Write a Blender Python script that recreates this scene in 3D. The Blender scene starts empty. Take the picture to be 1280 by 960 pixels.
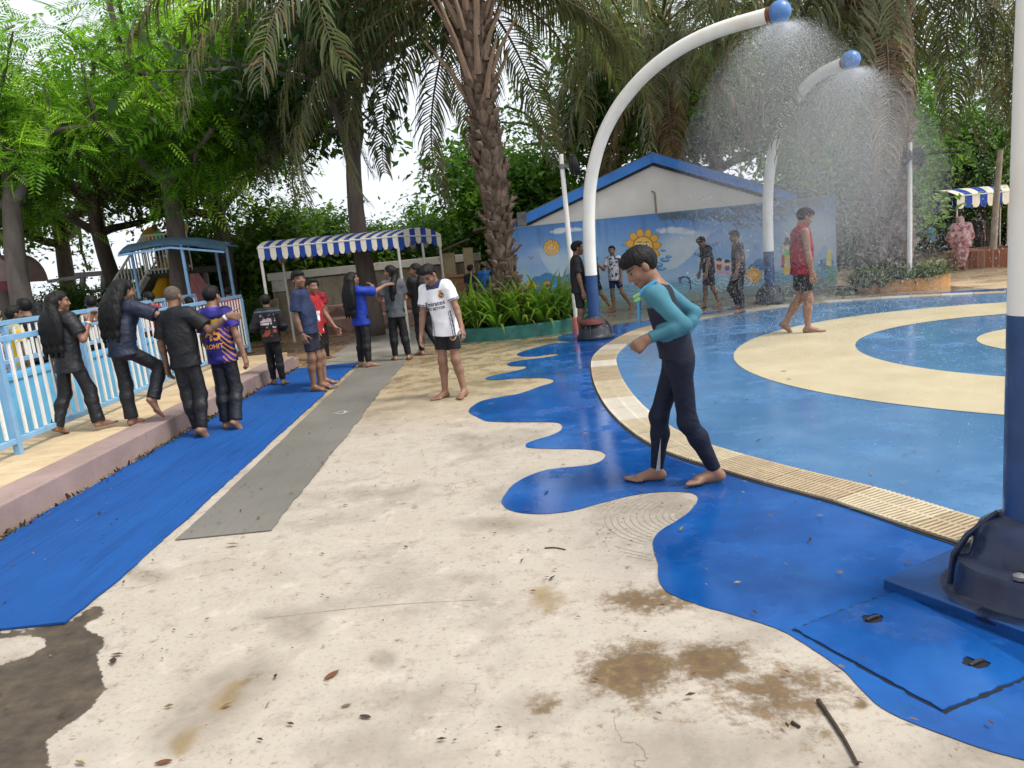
import bpy, bmesh, math, random
import numpy as np
from mathutils import Vector, Matrix
from mathutils.bvhtree import BVHTree
import openvdb
R_ = math.radians
scene = bpy.context.scene
COL = scene.collection
rng = np.random.default_rng(7)
random.seed(7)

# ------------------------------------------------------------------ camera
F_PX = 930.0; CAM_H = 1.6
_n = np.array([.1, 1.0]); _n /= np.hypot(*_n)
PITCH = math.atan((480-313)*_n[1]/F_PX); ROLL = math.atan2(.1, 1.0)
FWD = np.array([0, math.cos(PITCH), -math.sin(PITCH)]); UP0 = np.array([0, math.sin(PITCH), math.cos(PITCH)]); RT0 = np.array([1., 0, 0])
def _ray(px, py):
    a = (px-640)/F_PX; b = -(py-480)/F_PX
    return FWD + (_n[1]*a+_n[0]*b)*RT0 + (-_n[0]*a+_n[1]*b)*UP0
def G(px, py, z=0.):                      # where a point of the survey photo meets the level z
    v = _ray(px, py); t = (z-CAM_H)/v[2]; return np.array([0, 0, CAM_H])+v*t
def at(px, py, Y):                        # the point of that sight line at depth Y
    v = _ray(px, py); return np.array([0, 0, CAM_H])+v*(Y/v[1])
def proj(P):
    v = np.asarray(P, float)-np.array([0, 0, CAM_H]); f = v@FWD; f = np.where(np.abs(f) < 1e-6, 1e-6, f)
    r = (v@RT0)/f; u = (v@UP0)/f
    return 640+F_PX*(_n[1]*r-_n[0]*u), 480-F_PX*(_n[0]*r+_n[1]*u)
cam_d = bpy.data.cameras.new('camera'); cam = bpy.data.objects.new('camera', cam_d); COL.objects.link(cam)
cam_d.sensor_width = 36; cam_d.lens = 36*F_PX/1280; cam_d.clip_start = .05; cam_d.clip_end = 800
_r = _n[1]*RT0-_n[0]*UP0; _u = _n[0]*RT0+_n[1]*UP0
cam.matrix_world = Matrix(((_r[0], _u[0], -FWD[0], 0), (_r[1], _u[1], -FWD[1], 0), (_r[2], _u[2], -FWD[2], CAM_H), (0, 0, 0, 1)))
scene.camera = cam

# ------------------------------------------------------------------ light
W = bpy.data.worlds.new('World'); scene.world = W; W.use_nodes = True
nt = W.node_tree; bg = nt.nodes['Background']
sky = nt.nodes.new('ShaderNodeTexSky'); sky.sky_type = 'NISHITA'; sky.sun_disc = False
SUN_EL, SUN_AZ = R_(60), R_(112)           # sun high, to the right and a little behind
sky.sun_elevation = SUN_EL; sky.sun_rotation = SUN_AZ; sky.air_density = 1.0; sky.dust_density = 2.0; sky.ozone_density = .6
_tc = nt.nodes.new('ShaderNodeTexCoord'); _mx = nt.nodes.new('ShaderNodeVectorMath'); _mx.operation = 'MAXIMUM'; _mx.inputs[1].default_value = (-2, -2, .30); nt.links.new(_tc.outputs['Generated'], _mx.inputs[0]); nt.links.new(_mx.outputs[0], sky.inputs[0])   # an even overcast brightness down to the horizon
hs = nt.nodes.new('ShaderNodeHueSaturation'); hs.inputs['Saturation'].default_value = .22
nt.links.new(sky.outputs[0], hs.inputs['Color']); nt.links.new(hs.outputs[0], bg.inputs['Color']); bg.inputs['Strength'].default_value = .15
sd = bpy.data.lights.new('sun', 'SUN'); sd.energy = 1.5; sd.angle = R_(11); sd.color = (1, .95, .87)
so = bpy.data.objects.new('sun', sd); COL.objects.link(so)
_sv = Vector((math.sin(SUN_AZ)*math.cos(SUN_EL), math.cos(SUN_AZ)*math.cos(SUN_EL), math.sin(SUN_EL)))
so.rotation_euler = _sv.to_track_quat('Z', 'Y').to_euler(); so.location = (0, 0, 30)
vs = scene.view_settings; vs.view_transform = 'Standard'; vs.look = 'None'; vs.gamma = 1; vs.exposure = 0.93
scene.cycles.max_bounces = 8; scene.cycles.transparent_max_bounces = 12
scene.cycles.use_denoising = True
scene.cycles.caustics_reflective = False; scene.cycles.caustics_refractive = False

# ------------------------------------------------------------------ object helpers
def tag(o, label=None, cat=None, group=None, kind=None):
    if label: o['label'] = label
    if cat: o['category'] = cat
    if group: o['group'] = group
    if kind: o['kind'] = kind
    return o
def link(name, me, m=None, parent=None, loc=None):
    o = bpy.data.objects.new(name, me); COL.objects.link(o)
    if m is not None and me is not None:
        for mm in (m if isinstance(m, (list, tuple)) else [m]): me.materials.append(mm)
    if parent is not None: o.parent = parent
    if loc is not None: o.location = Vector([float(c) for c in loc])
    return o
def empty(name, loc=(0, 0, 0), rz=0):
    o = bpy.data.objects.new(name, None); COL.objects.link(o); o.location = Vector([float(c) for c in loc]); o.rotation_euler.z = rz
    o.empty_display_size = .1
    return o
def copy_tree(o, parent=None):
    c = o.copy(); COL.objects.link(c)
    if parent is not None: c.parent = parent
    for ch in list(o.children): copy_tree(ch, c)
    return c
def mesh_np(name, V, Fc, smooth=False, col=None, uv=None):
    V = np.asarray(V, np.float32).reshape(-1, 3); Fc = np.asarray(Fc, np.int32)
    me = bpy.data.meshes.new(name); k = Fc.shape[1]
    me.vertices.add(len(V)); me.vertices.foreach_set('co', V.ravel())
    me.loops.add(Fc.size); me.loops.foreach_set('vertex_index', Fc.ravel())
    me.polygons.add(len(Fc)); me.polygons.foreach_set('loop_start', np.arange(0, Fc.size, k, dtype=np.int32))
    try: me.polygons.foreach_set('loop_total', np.full(len(Fc), k, np.int32))
    except Exception: pass
    me.update(calc_edges=True)
    if smooth: me.polygons.foreach_set('use_smooth', np.ones(len(Fc), bool))
    if col is not None: set_col(me, col)
    return me
def set_col(me, col, name='Col'):
    a = me.color_attributes.new(name, 'FLOAT_COLOR', 'POINT'); c = np.ones((len(me.vertices), 4), np.float32)
    c[:, :3] = col; a.data.foreach_set('color', c.ravel())
def set_attr(me, name, v):
    a = me.attributes.new(name, 'FLOAT', 'POINT'); a.data.foreach_set('value', np.asarray(v, np.float32))

class MB:
    """collects boxes, tubes, lathes and polygons into one mesh"""
    def __init__(s): s.v = []; s.f = []
    def add(s, V, F):
        o = len(s.v); s.v += [tuple(float(c) for c in p) for p in V]; s.f += [tuple(i+o for i in f) for f in F]
    def box(s, c, d, rz=0, R=None):
        c = np.array(c, float); h = np.array(d, float)/2
        P = np.array([(x, y, z) for x in (-1, 1) for y in (-1, 1) for z in (-1, 1)])*h
        if R is not None: P = P@np.asarray(R).T
        elif rz: cz, sz = math.cos(rz), math.sin(rz); P = P@np.array([[cz, -sz, 0], [sz, cz, 0], [0, 0, 1]]).T
        s.add(P+c, [(0, 1, 3, 2), (4, 6, 7, 5), (0, 4, 5, 1), (2, 3, 7, 6), (0, 2, 6, 4), (1, 5, 7, 3)])
    def bar(s, a, b, w, h=None, up=(0, 0, 1)):
        a = np.array(a, float); b = np.array(b, float); h = h or w; L = np.linalg.norm(b-a); d = (b-a)/L; u = np.array(up, float)
        if abs(d@u) > .95: u = np.array([0, 1., 0])
        r = np.cross(d, u); r /= np.linalg.norm(r); u = np.cross(r, d)
        s.box((a+b)/2, (w, L, h), R=np.stack([r, d, u], 1))
    def tube(s, pts, rad, n=10, cap=True):
        P = np.array(pts, float); m = len(P); rad = np.broadcast_to(np.array(rad, float), (m,))
        T = np.gradient(P, axis=0); T /= np.linalg.norm(T, axis=1)[:, None]+1e-9
        u = np.array([0, 0, 1.]) if abs(T[0][2]) < .9 else np.array([1., 0, 0]); V = []
        for i in range(m):
            r = np.cross(T[i], u); r /= np.linalg.norm(r)+1e-9; u = np.cross(r, T[i])
            for k in range(n):
                a = 2*math.pi*k/n; V.append(P[i]+rad[i]*(math.cos(a)*r+math.sin(a)*u))
        Fc = [(i*n+k, i*n+(k+1) % n, (i+1)*n+(k+1) % n, (i+1)*n+k) for i in range(m-1) for k in range(n)]
        if cap: Fc += [tuple(range(n))[::-1], tuple((m-1)*n+k for k in range(n))]
        s.add(V, Fc)
    def lathe(s, prof, c=(0, 0, 0), n=32, mod=None):
        V = []; m = len(prof)
        for r, z in prof:
            for k in range(n):
                a = 2*math.pi*k/n; rr = r*(mod(a, z) if mod else 1); V.append((c[0]+rr*math.cos(a), c[1]+rr*math.sin(a), c[2]+z))
        Fc = [(i*n+k, i*n+(k+1) % n, (i+1)*n+(k+1) % n, (i+1)*n+k) for i in range(m-1) for k in range(n)]
        Fc += [tuple(range(n))[::-1], tuple((m-1)*n+k for k in range(n))]
        s.add(V, Fc)
    def poly(s, pts): s.add(pts, [tuple(range(len(pts)))])
    def prism(s, pts, a, b):                # pts in 3D, extruded by vector from a to b offsets
        n = len(pts); P = np.array(pts, float); a = np.array(a, float); b = np.array(b, float)
        s.add(np.vstack([P+a, P+b]), [tuple(range(n))[::-1], tuple(range(n, 2*n))]+[(i, (i+1) % n, n+(i+1) % n, n+i) for i in range(n)])
    def build(s, name, m=None, parent=None, loc=None, smooth=False, bevel=0, recalc=True):
        me = bpy.data.meshes.new(name); me.from_pydata(s.v, [], s.f)
        if recalc or bevel:
            bm = bmesh.new(); bm.from_mesh(me)
            bmesh.ops.recalc_face_normals(bm, faces=bm.faces)
            if bevel:
                es = [e for e in bm.edges if len(e.link_faces) == 2 and e.calc_face_angle(0) > .6]
                bmesh.ops.bevel(bm, geom=es, offset=bevel, segments=2, affect='EDGES', profile=.5)
            bm.to_mesh(me); bm.free()
        o = link(name, me, m, parent, loc)
        if smooth:
            me.polygons.foreach_set('use_smooth', np.ones(len(me.polygons), bool))
            if smooth != 2:
                try: me.set_sharp_from_angle(angle=R_(40))
                except Exception: pass
        return o
def curve_mesh(name, loops, z0, thick=0.0):
    """flat 2D region (outer loop plus holes) filled at level z0"""
    cu = bpy.data.curves.new(name, 'CURVE'); cu.dimensions = '2D'; cu.fill_mode = 'BOTH'; cu.extrude = thick/2
    for lp in loops:
        sp = cu.splines.new('POLY'); sp.points.add(len(lp)-1); sp.use_cyclic_u = True
        for i, p in enumerate(lp): sp.points[i].co = (float(p[0]), float(p[1]), 0, 1)
    o = bpy.data.objects.new(name, cu); COL.objects.link(o)
    dg = bpy.context.evaluated_depsgraph_get(); me = bpy.data.meshes.new_from_object(o.evaluated_get(dg))
    bpy.data.objects.remove(o); bpy.data.curves.remove(cu)
    me.transform(Matrix.Translation((0, 0, z0))); me.name = name
    return me
def text_mesh(txt, size, spacing=1.0, res=3, bold=.0):
    cu = bpy.data.curves.new('lettering', 'FONT'); cu.body = txt; cu.size = size; cu.align_x = 'CENTER'; cu.resolution_u = res; cu.space_character = spacing; cu.offset = bold
    o = bpy.data.objects.new('lettering', cu); COL.objects.link(o)
    dg = bpy.context.evaluated_depsgraph_get(); me = bpy.data.meshes.new_from_object(o.evaluated_get(dg))
    bpy.data.objects.remove(o); bpy.data.curves.remove(cu)
    V = np.zeros(len(me.vertices)*3, np.float32); me.vertices.foreach_get('co', V); Fs = [tuple(p.vertices) for p in me.polygons]
    bpy.data.meshes.remove(me)
    return V.reshape(-1, 3), Fs
def catmull(P, n=6, closed=False):
    P = [np.array(p, float) for p in P]; out = []; N = len(P)
    for i in range(N if closed else N-1):
        p0 = P[(i-1) % N] if closed or i > 0 else P[0]; p1 = P[i]; p2 = P[(i+1) % N]; p3 = P[(i+2) % N] if closed or i+2 < N else P[-1]
        for k in range(n):
            t = k/n; out.append(.5*((2*p1)+(-p0+p2)*t+(2*p0-5*p1+4*p2-p3)*t*t+(-p0+3*p1-3*p2+p3)*t**3))
    if not closed: out.append(P[-1])
    return out

# ------------------------------------------------------------------ numpy value noise
_lat = np.random.default_rng(3).random((64, 64, 64)).astype(np.float32)
def vnoise(P, scale=1.0, octaves=2):
    P = np.asarray(P, np.float64)*scale+100; s = 0; a = 1; tot = 0
    for o in range(octaves):
        i = np.floor(P).astype(int); f = P-i; f = f*f*(3-2*f); i &= 63; j = (i+1) & 63
        x0, y0, z0 = i.T; x1, y1, z1 = j.T; fx, fy, fz = f.T
        c = lambda a_, b_, t: a_+(b_-a_)*t
        v = c(c(c(_lat[x0, y0, z0], _lat[x1, y0, z0], fx), c(_lat[x0, y1, z0], _lat[x1, y1, z0], fx), fy), c(c(_lat[x0, y0, z1], _lat[x1, y0, z1], fx), c(_lat[x0, y1, z1], _lat[x1, y1, z1], fx), fy), fz)
        s = s+a*v; tot += a; a *= .5; P = P*2.03+17.3
    return s/tot-.5
def sstep(a, b, x): t = np.clip((x-a)/(b-a), 0, 1); return t*t*(3-2*t)
def inpoly(x, y, poly):
    x = np.asarray(x); y = np.asarray(y); r = np.zeros(x.shape, bool); n = len(poly); j = n-1
    for i in range(n):
        xi, yi = poly[i][:2]; xj, yj = poly[j][:2]
        r ^= ((yi > y) != (yj > y)) & (x < (xj-xi)*(y-yi)/(yj-yi+1e-12)+xi); j = i
    return r

# ------------------------------------------------------------------ materials
def srgb(r, g, b):
    f = lambda c: (c/255/12.92 if c <= 10 else ((c/255+.055)/1.055)**2.4); return (f(r), f(g), f(b))
class NT:
    def __init__(s, name):
        s.m = bpy.data.materials.new(name); s.m.use_nodes = True; s.t = s.m.node_tree; s.b = s.t.nodes['Principled BSDF']; s.out = s.t.nodes['Material Output']
        s._co = None
    def n(s, typ, **kw):
        nd = s.t.nodes.new(typ)
        for k, v in kw.items(): setattr(nd, k, v)
        return nd
    def l(s, a, b): s.t.links.new(a, b)
    def co(s, which='Object'):
        if s._co is None: s._co = s.n('ShaderNodeTexCoord')
        return s._co.outputs[which]
    def set(s, inp, v):
        if hasattr(v, 'is_output'): s.l(v, inp)
        elif isinstance(v, (tuple, list)) and inp.type == 'RGBA': inp.default_value = (*v[:3], 1)
        else: inp.default_value = v
    def noise(s, scale, detail=4, rough=.55, vec=None, stretch=None, dist=0):
        nd = s.n('ShaderNodeTexNoise'); nd.inputs['Scale'].default_value = scale; nd.inputs['Detail'].default_value = detail; nd.inputs['Roughness'].default_value = rough; nd.inputs['Distortion'].default_value = dist
        v = vec if vec is not None else s.co()
        if stretch:
            mp = s.n('ShaderNodeMapping'); mp.inputs['Scale'].default_value = stretch; s.l(v, mp.inputs[0]); v = mp.outputs[0]
        s.l(v, nd.inputs['Vector']); return nd.outputs[0]
    def ramp(s, v, stops):
        r = s.n('ShaderNodeValToRGB'); e = r.color_ramp.elements
        while len(e) < len(stops): e.new(.5)
        for i, (p, c) in enumerate(stops): e[i].position = p; e[i].color = (*c[:3], 1) if isinstance(c, (tuple, list)) else (c, c, c, 1)
        s.l(v, r.inputs[0]); return r.outputs[0]
    def mix(s, f, a, b, mode='MIX'):
        m = s.n('ShaderNodeMix', data_type='RGBA', blend_type=mode); s.set(m.inputs[0], f); s.set(m.inputs[6], a); s.set(m.inputs[7], b); return m.outputs[2]
    def math(s, op, a, b=0.0, c=0.0, clamp=False):
        m = s.n('ShaderNodeMath', operation=op, use_clamp=clamp); s.set(m.inputs[0], a); s.set(m.inputs[1], b)
        if op in ('MULTIPLY_ADD', 'SMOOTH_MIN'): s.set(m.inputs[2], c)
        return m.outputs[0]
    def mapr(s, v, a, b, c=0., d=1.):
        m = s.n('ShaderNodeMapRange'); m.interpolation_type = 'SMOOTHSTEP'; s.l(v, m.inputs[0])
        for i, x in enumerate((a, b, c, d)): m.inputs[i+1].default_value = x
        return m.outputs[0]
    def attr(s, name, out='Color'):
        a = s.n('ShaderNodeAttribute'); a.attribute_name = name; return a.outputs[out]
    def bump(s, h, strength=.3, dist=.01):
        b = s.n('ShaderNodeBump'); b.inputs['Strength'].default_value = strength; b.inputs['Distance'].default_value = dist; s.l(h, b.inputs['Height']); s.l(b.outputs[0], s.b.inputs['Normal']); return b
    def fin(s, color, rough=.6, spec=.5, metal=0.):
        s.set(s.b.inputs['Base Color'], color); s.set(s.b.inputs['Roughness'], rough); s.b.inputs['Specular IOR Level'].default_value = spec; s.b.inputs['Metallic'].default_value = metal; return s.m
def simple(name, c, rough=.6, var=.25, scale=6, bump=.15, bscale=40, spec=.4, stretch=None, dirt=None, coat=0.):
    k = NT(name); n1 = k.noise(scale, 6, .6, stretch=stretch)
    lo = tuple(x*(1-var) for x in c); hi = tuple(min(1, x*(1+var*.6)) for x in c)
    col = k.ramp(n1, [(.3, lo), (.7, hi)])
    if dirt:
        d = k.noise(scale*.6+1.3, 7, .7); col = k.mix(k.mapr(d, .56, .74), col, dirt)
    if bump: k.bump(k.noise(bscale, 5, .6, stretch=stretch), bump, .01)
    k.b.inputs['Coat Weight'].default_value = coat
    return k.fin(col, k.mapr(k.noise(scale*2.3, 4), .3, .7, max(.02, rough-.1), min(1, rough+.12)), spec)
def vcol_mat(name, rough=.7, spec=.3, bump=.2, bscale=60, var=.15, vscale=20):
    k = NT(name); c = k.attr('Col'); n1 = k.noise(vscale, 4)
    col = k.mix(1.0, c, k.ramp(n1, [(.25, 1-var), (.75, 1.0)]), 'MULTIPLY')
    if bump: k.bump(k.noise(bscale, 4), bump, .004)
    return k.fin(col, rough, spec)
def cloth(name, c, rough=.78, spec=.14, wet=0.):
    k = NT(name); n1 = k.noise(9, 4, .6); col = k.ramp(n1, [(.3, tuple(x*.75 for x in c)), (.7, tuple(x*1.2 for x in c))])
    h = k.math('ADD', k.noise(9, 3, .5, stretch=(.8, .8, .9), dist=1.8), k.math('MULTIPLY', k.noise(300, 2), .08)); k.bump(h, .5, .03)
    return k.fin(col, rough-.25*wet, spec+.25*wet)
_cl = {}
def cl(c, wet=0.):
    key = (tuple(round(x, 3) for x in c), wet)
    if key not in _cl: _cl[key] = cloth('cloth_%d' % len(_cl), c, wet=wet)
    return _cl[key]
M = {}
M['skin'] = vcol_mat('skin', .5, .4, .12, 160, .12, 25)
M['vcloth'] = vcol_mat('printed_cloth', .7, .25, .35, 35, .12, 15)
M['hair'] = (lambda k: (k.bump(k.noise(70, 3, .6, stretch=(1, 1, .12)), .8, .01), k.fin(k.ramp(k.noise(50, 3, stretch=(1, 1, .15)), [(.3, (.003, .0028, .003)), (.75, (.010, .009, .009))]), .55, .22))[1])(NT('black_hair'))
M['buzz'] = simple('cropped_hair', (.10, .075, .055), .8, .5, 60, .6, 250)
M['white_metal'] = simple('white_painted_steel', (.78, .76, .70), .4, .08, 3, .06, 20, .5, dirt=(.60, .55, .45))
M['pole_white'] = (lambda k: k.fin(k.mix(k.mapr(k.noise(9, 8, .8), .70, .74), k.mix(k.mapr(k.noise(2.2, 5), .5, .75), (.78, .77, .71), (.70, .66, .55)), (.32, .17, .08)), k.mapr(k.noise(5, 4), .3, .7, .3, .5), .5))(NT('cream_pole_paint'))
M['pole_blue'] = simple('blue_pole_paint', (.012, .055, .17), .35, .3, 4, .05, 30, .5, dirt=(.03, .09, .20))
M['base_navy'] = simple('navy_enamel', (.010, .020, .055), .28, .4, 5, .08, 25, .5)
M['base_black'] = simple('worn_black_casing', (.03, .032, .04), .4, .5, 6, .2, 25, .5, dirt=(.10, .09, .08))
M['base_red'] = simple('faded_red_casing', (.10, .028, .026), .5, .4, 6, .2, 25, .4, dirt=(.06, .05, .05))
M['ball_blue'] = simple('sky_blue_plastic', (.075, .20, .47), .3, .2, 5, .05, 30, .5)
M['rust'] = simple('rust', (.18, .06, .025), .8, .5, 20, .5, 60)
M['fence_blue'] = simple('light_blue_paint', (.20, .38, .58), .45, .15, 5, .06, 30, .5, dirt=(.17, .30, .42))
M['fence_white'] = simple('white_fence_paint', (.76, .74, .68), .45, .1, 6, .06, 30, .5, dirt=(.52, .45, .34))
M['steel'] = simple('grey_steel', (.16, .16, .165), .5, .3, 6, .1, 30, .5)
M['dark_rubber'] = simple('black_rubber', (.014, .014, .016), .6, .3, 8, .3, 60, .4)
M['bark'] = simple('dark_bark', (.075, .06, .05), .9, .5, 5, 1.0, 18, .2, stretch=(1, 1, .25))
M['grey_bark'] = simple('grey_bark', (.14, .115, .10), .9, .45, 5, 1.0, 18, .2, stretch=(1, 1, .25))
M['palm_trunk'] = simple('palm_bark', (.12, .09, .07), .9, .6, 6, 1.0, 30, .2)
M['palm_boot'] = simple('palm_leaf_base', (.19, .14, .105), .9, .7, 9, .8, 40, .2, stretch=(1, 1, .3))
M['petiole'] = simple('dry_petiole', (.30, .21, .145), .75, .4, 6, .5, 50, .3, stretch=(1, 1, .2))
M['teal'] = simple('teal_planter_paint', (.035, .17, .145), .6, .35, 5, .3, 25, .4, dirt=(.06, .07, .05))
M['soil'] = simple('soil', (.05, .035, .025), .95, .5, 12, 1, 30, .2)
def leaf_mat(name, rough=.5, trans=.35):
    k = NT(name); c = k.attr('Col'); k.fin(c, rough, .35)
    t = k.n('ShaderNodeBsdfTranslucent'); k.l(k.mix(1.0, c, (1.0, 1.15, .45), 'MULTIPLY'), t.inputs[0])
    mx = k.n('ShaderNodeMixShader'); mx.inputs[0].default_value = trans; k.l(k.b.outputs[0], mx.inputs[1]); k.l(t.outputs[0], mx.inputs[2]); k.l(mx.outputs[0], k.out.inputs[0])
    return k.m
M['leaf'] = leaf_mat('leaf', .42, .52)
M['frond'] = leaf_mat('palm_leaflet', .38, .35)
# ================================================================== people
class Field:
    def __init__(s, lo, hi, vox):
        s.o = np.array(lo, float); s.v = vox; s.n = np.ceil((np.array(hi)-s.o)/vox).astype(int)+1
        s.a = np.full(s.n, .5, np.float32); s.ax = [s.o[i]+vox*np.arange(s.n[i]) for i in range(3)]
    def put(s, fn, lo, hi, k, op='min'):
        pad = k+3*s.v; a = np.clip(((np.array(lo)-pad-s.o)/s.v).astype(int), 0, s.n-1); b = np.clip(((np.array(hi)+pad-s.o)/s.v).astype(int)+2, 1, s.n)
        if np.any(b <= a): return
        sl = tuple(slice(a[i], b[i]) for i in range(3))
        P = np.stack(np.meshgrid(s.ax[0][sl[0]], s.ax[1][sl[1]], s.ax[2][sl[2]], indexing='ij'), -1)
        d = fn(P).astype(np.float32); q = s.a[sl]
        if op == 'min':
            h = np.maximum(k-np.abs(q-d), 0)/k if k > 0 else 0; s.a[sl] = np.minimum(q, d)-h*h*k*.25
        else: s.a[sl] = np.maximum(q, d)
    def mesh(s):
        g = openvdb.FloatGrid(.5); g.copyFromArray(s.a)
        p, q = g.convertToQuads(0.0); return p*s.v+s.o, q
def rcone(a, b, ra, rb, flat=None, cut0=None, cut1=None):
    """tapered capsule; flat=(axis, factor) squashes it; cut1 slices it square at b (cut0 at a)"""
    a = np.array(a, float); b = np.array(b, float); ba = b-a; L2 = ba@ba+1e-12; u = ba/math.sqrt(L2)
    def fn(P):
        q = P-a
        if flat is not None:
            w = np.array(flat[0]); q = q+((q@w)*(1/flat[1]-1))[..., None]*w; ba2 = ba+(ba@w)*(1/flat[1]-1)*w
        else: ba2 = ba
        t = np.clip(q@ba2/(ba2@ba2+1e-12), 0, 1); d = np.linalg.norm(q-t[..., None]*ba2, axis=-1)-(ra+(rb-ra)*t)
        if flat is not None: d = d*(.5+.5*flat[1])
        if cut1: d = np.maximum(d, (P-b)@u)
        if cut0: d = np.maximum(d, -((P-a)@u))
        return d
    r = max(ra, rb); return fn, np.minimum(a, b)-r, np.maximum(a, b)+r
def ellip(c, Rm, rad):
    c = np.array(c, float); rad = np.array(rad, float)
    def fn(P):
        q = (P-c)@Rm; k0 = np.linalg.norm(q/rad, axis=-1); k1 = np.linalg.norm(q/rad**2, axis=-1)+1e-9; return k0*(k0-1)/k1
    r = rad.max(); return fn, c-r, c+r
def Rx(a): c, s = math.cos(a), math.sin(a); return np.array([[1, 0, 0], [0, c, -s], [0, s, c]])
def Ry(a): c, s = math.cos(a), math.sin(a); return np.array([[c, 0, s], [0, 1, 0], [-s, 0, c]])
def Rz(a): c, s = math.cos(a), math.sin(a); return np.array([[c, -s, 0], [s, c, 0], [0, 0, 1]])
def unit(v): v = np.array(v, float); return v/np.linalg.norm(v)

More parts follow.
